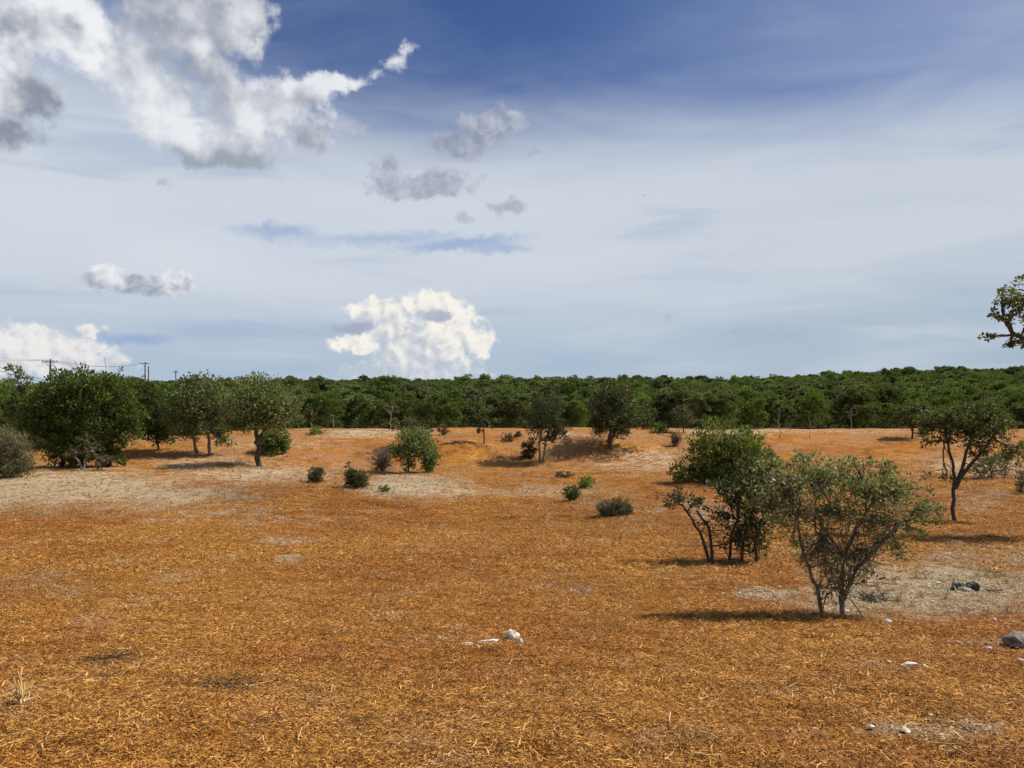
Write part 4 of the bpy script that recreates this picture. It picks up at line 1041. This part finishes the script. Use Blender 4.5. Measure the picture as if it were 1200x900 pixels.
# ------------------------------------------------------------------ utility poles and wires
def wpos(px, py, d): return Vector(((px - 600) * d / F, d, (450 - py) * d / F))
def pole(label, px, top_py, d, arm, seed, arms=1, insul=True, group=None):
    T = wpos(px, top_py, d); g = float(ground_z(T.x, T.y)); H = T.z - g
    root = bpy.data.objects.new('utility_pole', None); COL.objects.link(root); root.location = (T.x, T.y, g)
    tag(root, label, 'utility pole', group)
    W2 = Wood(); W2.tube([(0, 0, -1), (0, 0, H * .5), (0, 0, H)], [.19, .16, .12], 10); link('pole_shaft', W2.mesh('pole_shaft', M['pole']), root)
    ends = []
    if arm:
        for j in range(arms):
            zc = H - 0.45 - 1.0 * j
            A = Wood(); A.tube([(-arm / 2, -.14, zc), (0, -.14, zc), (arm / 2, -.14, zc)], [.075, .075, .075], 6); link('crossarm', A.mesh('crossarm', M['pole']), root)
            for sgn in (-1, 1):
                Bc = Wood(); Bc.tube([(sgn * arm * .3, -.14, zc - .04), (sgn * arm * .15, -.14, zc - .45), (0, -.13, zc - .8)], [.03, .03, .03], 5); link('brace', Bc.mesh('brace', M['pole']), root)
            for q in (-.47, -.2, .2, .47):
                I = Wood(); I.tube([(q * arm, -.14, zc + .05), (q * arm, -.14, zc + .14), (q * arm, -.14, zc + .22), (q * arm, -.14, zc + .28)], [.03, .07, .06, .03], 7); link('insulator', I.mesh('insulator', M['ins']), root)
                if j == 0: ends.append(Vector((T.x + q * arm, T.y - .14, g + zc + .26)))
    return root, ends
m_, b_, bs_, o_ = new_mat('insulator'); b_.put(bs_.inputs['Base Color'], b_.mix(b_.noise(b_.node('ShaderNodeTexCoord').outputs['Object'], 20), (0.10, 0.08, 0.07), (0.22, 0.18, 0.16))); bs_.inputs['Roughness'].default_value = .35; M['ins'] = m_
m_, b_, bs_, o_ = new_mat('cable'); b_.put(bs_.inputs['Base Color'], b_.mix(b_.noise(b_.node('ShaderNodeTexCoord').outputs['Object'], 3), (0.015, 0.015, 0.016), (0.035, 0.035, 0.04))); bs_.inputs['Roughness'].default_value = .6; M['cable'] = m_
p1, e1 = pole('nearest utility pole, one crossarm, rising behind the largest juniper', 59, 421, 125, 2.5, 1)
p2, e2 = pole('slim utility pole with a top crossarm, left of the pair further right', 170, 424, 190, 2.3, 2)
pole('plain pole without crossarm standing right beside the second crossarm pole', 174, 429, 200, 0, 3)
pole('distant short utility pole right of the paired poles', 206, 434, 230, 1.5, 4)
pole('farthest tiny utility pole, rightmost of them all', 230, 439, 260, 1.5, 5)
p0, e0 = pole('utility pole left of the picture that carries the near end of the wires', -320, 382, 78, 2.5, 6)
def wire(label, a, c, sag, r, name='power_line', group='power lines'):
    t = np.linspace(0, 1, 25)[:, None]; A = np.array(a); Cc = np.array(c)
    p = A + (Cc - A) * t; p[:, 2] -= sag * 4 * t[:, 0] * (1 - t[:, 0])
    W2 = Wood(); W2.tube(p - A, np.full(25, r), 5)
    tag(link(name, W2.mesh(name, M['cable']), None, Vector(a)), label, 'power line', group)
for i in range(4):
    wire(['lowest-hanging', 'second', 'third', 'highest'][i] + ' of the thin power lines running left from the nearest pole', e0[i], e1[i], 0.5 + .25 * (3 - i), .012)
for i in range(4):
    wire('thin power line between the two crossarm poles above the largest juniper', e1[i], e2[i], 1.0, .012, group='power lines between the crossarm poles')
wire('thick upper cable descending from the left edge into the largest juniper', wpos(-130, 391, 36), wpos(59, 447, 125), .1, .03)
wire('thick cable just under the uppermost thick cable at the left edge', wpos(-130, 397, 36), wpos(59, 450, 125), .1, .025)
wire('lowest thick cable at the left edge, close above the treetops', wpos(-130, 415, 36), wpos(59, 461, 125), .1, .03)
# the pole those cables hang from
tp = wpos(-130, 386, 36)
root = bpy.data.objects.new('utility_pole', None); COL.objects.link(root); gz = float(ground_z(tp.x, tp.y)); root.location = (tp.x, tp.y, gz)
tag(root, 'cable pole standing left of the picture near the brush thicket', 'utility pole')
W2 = Wood(); W2.tube([(0, 0, -1), (0, 0, 4), (0, 0, tp.z - gz)], [.16, .14, .11], 10); link('pole_shaft', W2.mesh('pole_shaft', M['pole']), root)
# bare twigs above the largest juniper
snag('bare pale twigs poking above the top of the largest juniper', 122, 546, 128, 81, spread=.10, rpx=1.8, nb=7)
snag('bare twig top poking out at the left shoulder of the largest juniper', 88, 546, 122, 82, spread=.12, rpx=1.6, nb=9)
px_tree('feathery_tree', 'light feathery treetop sticking out at the upper left of the largest juniper', 'tree', 24, 548,
        [(20, 438, 13, 7, .6), (30, 446, 10, 8, .7), (12, 432, 5, 4, .4), (30, 470, 14, 22, .8), (18, 500, 16, 24, .8)], [[(24, 548), (26, 490), (24, 455), (18, 438)]], None, BR, BD, 83, size_px=2.8, dens=0.6, trunk_px=2, elong=3, up=1.0, tint=0.35)
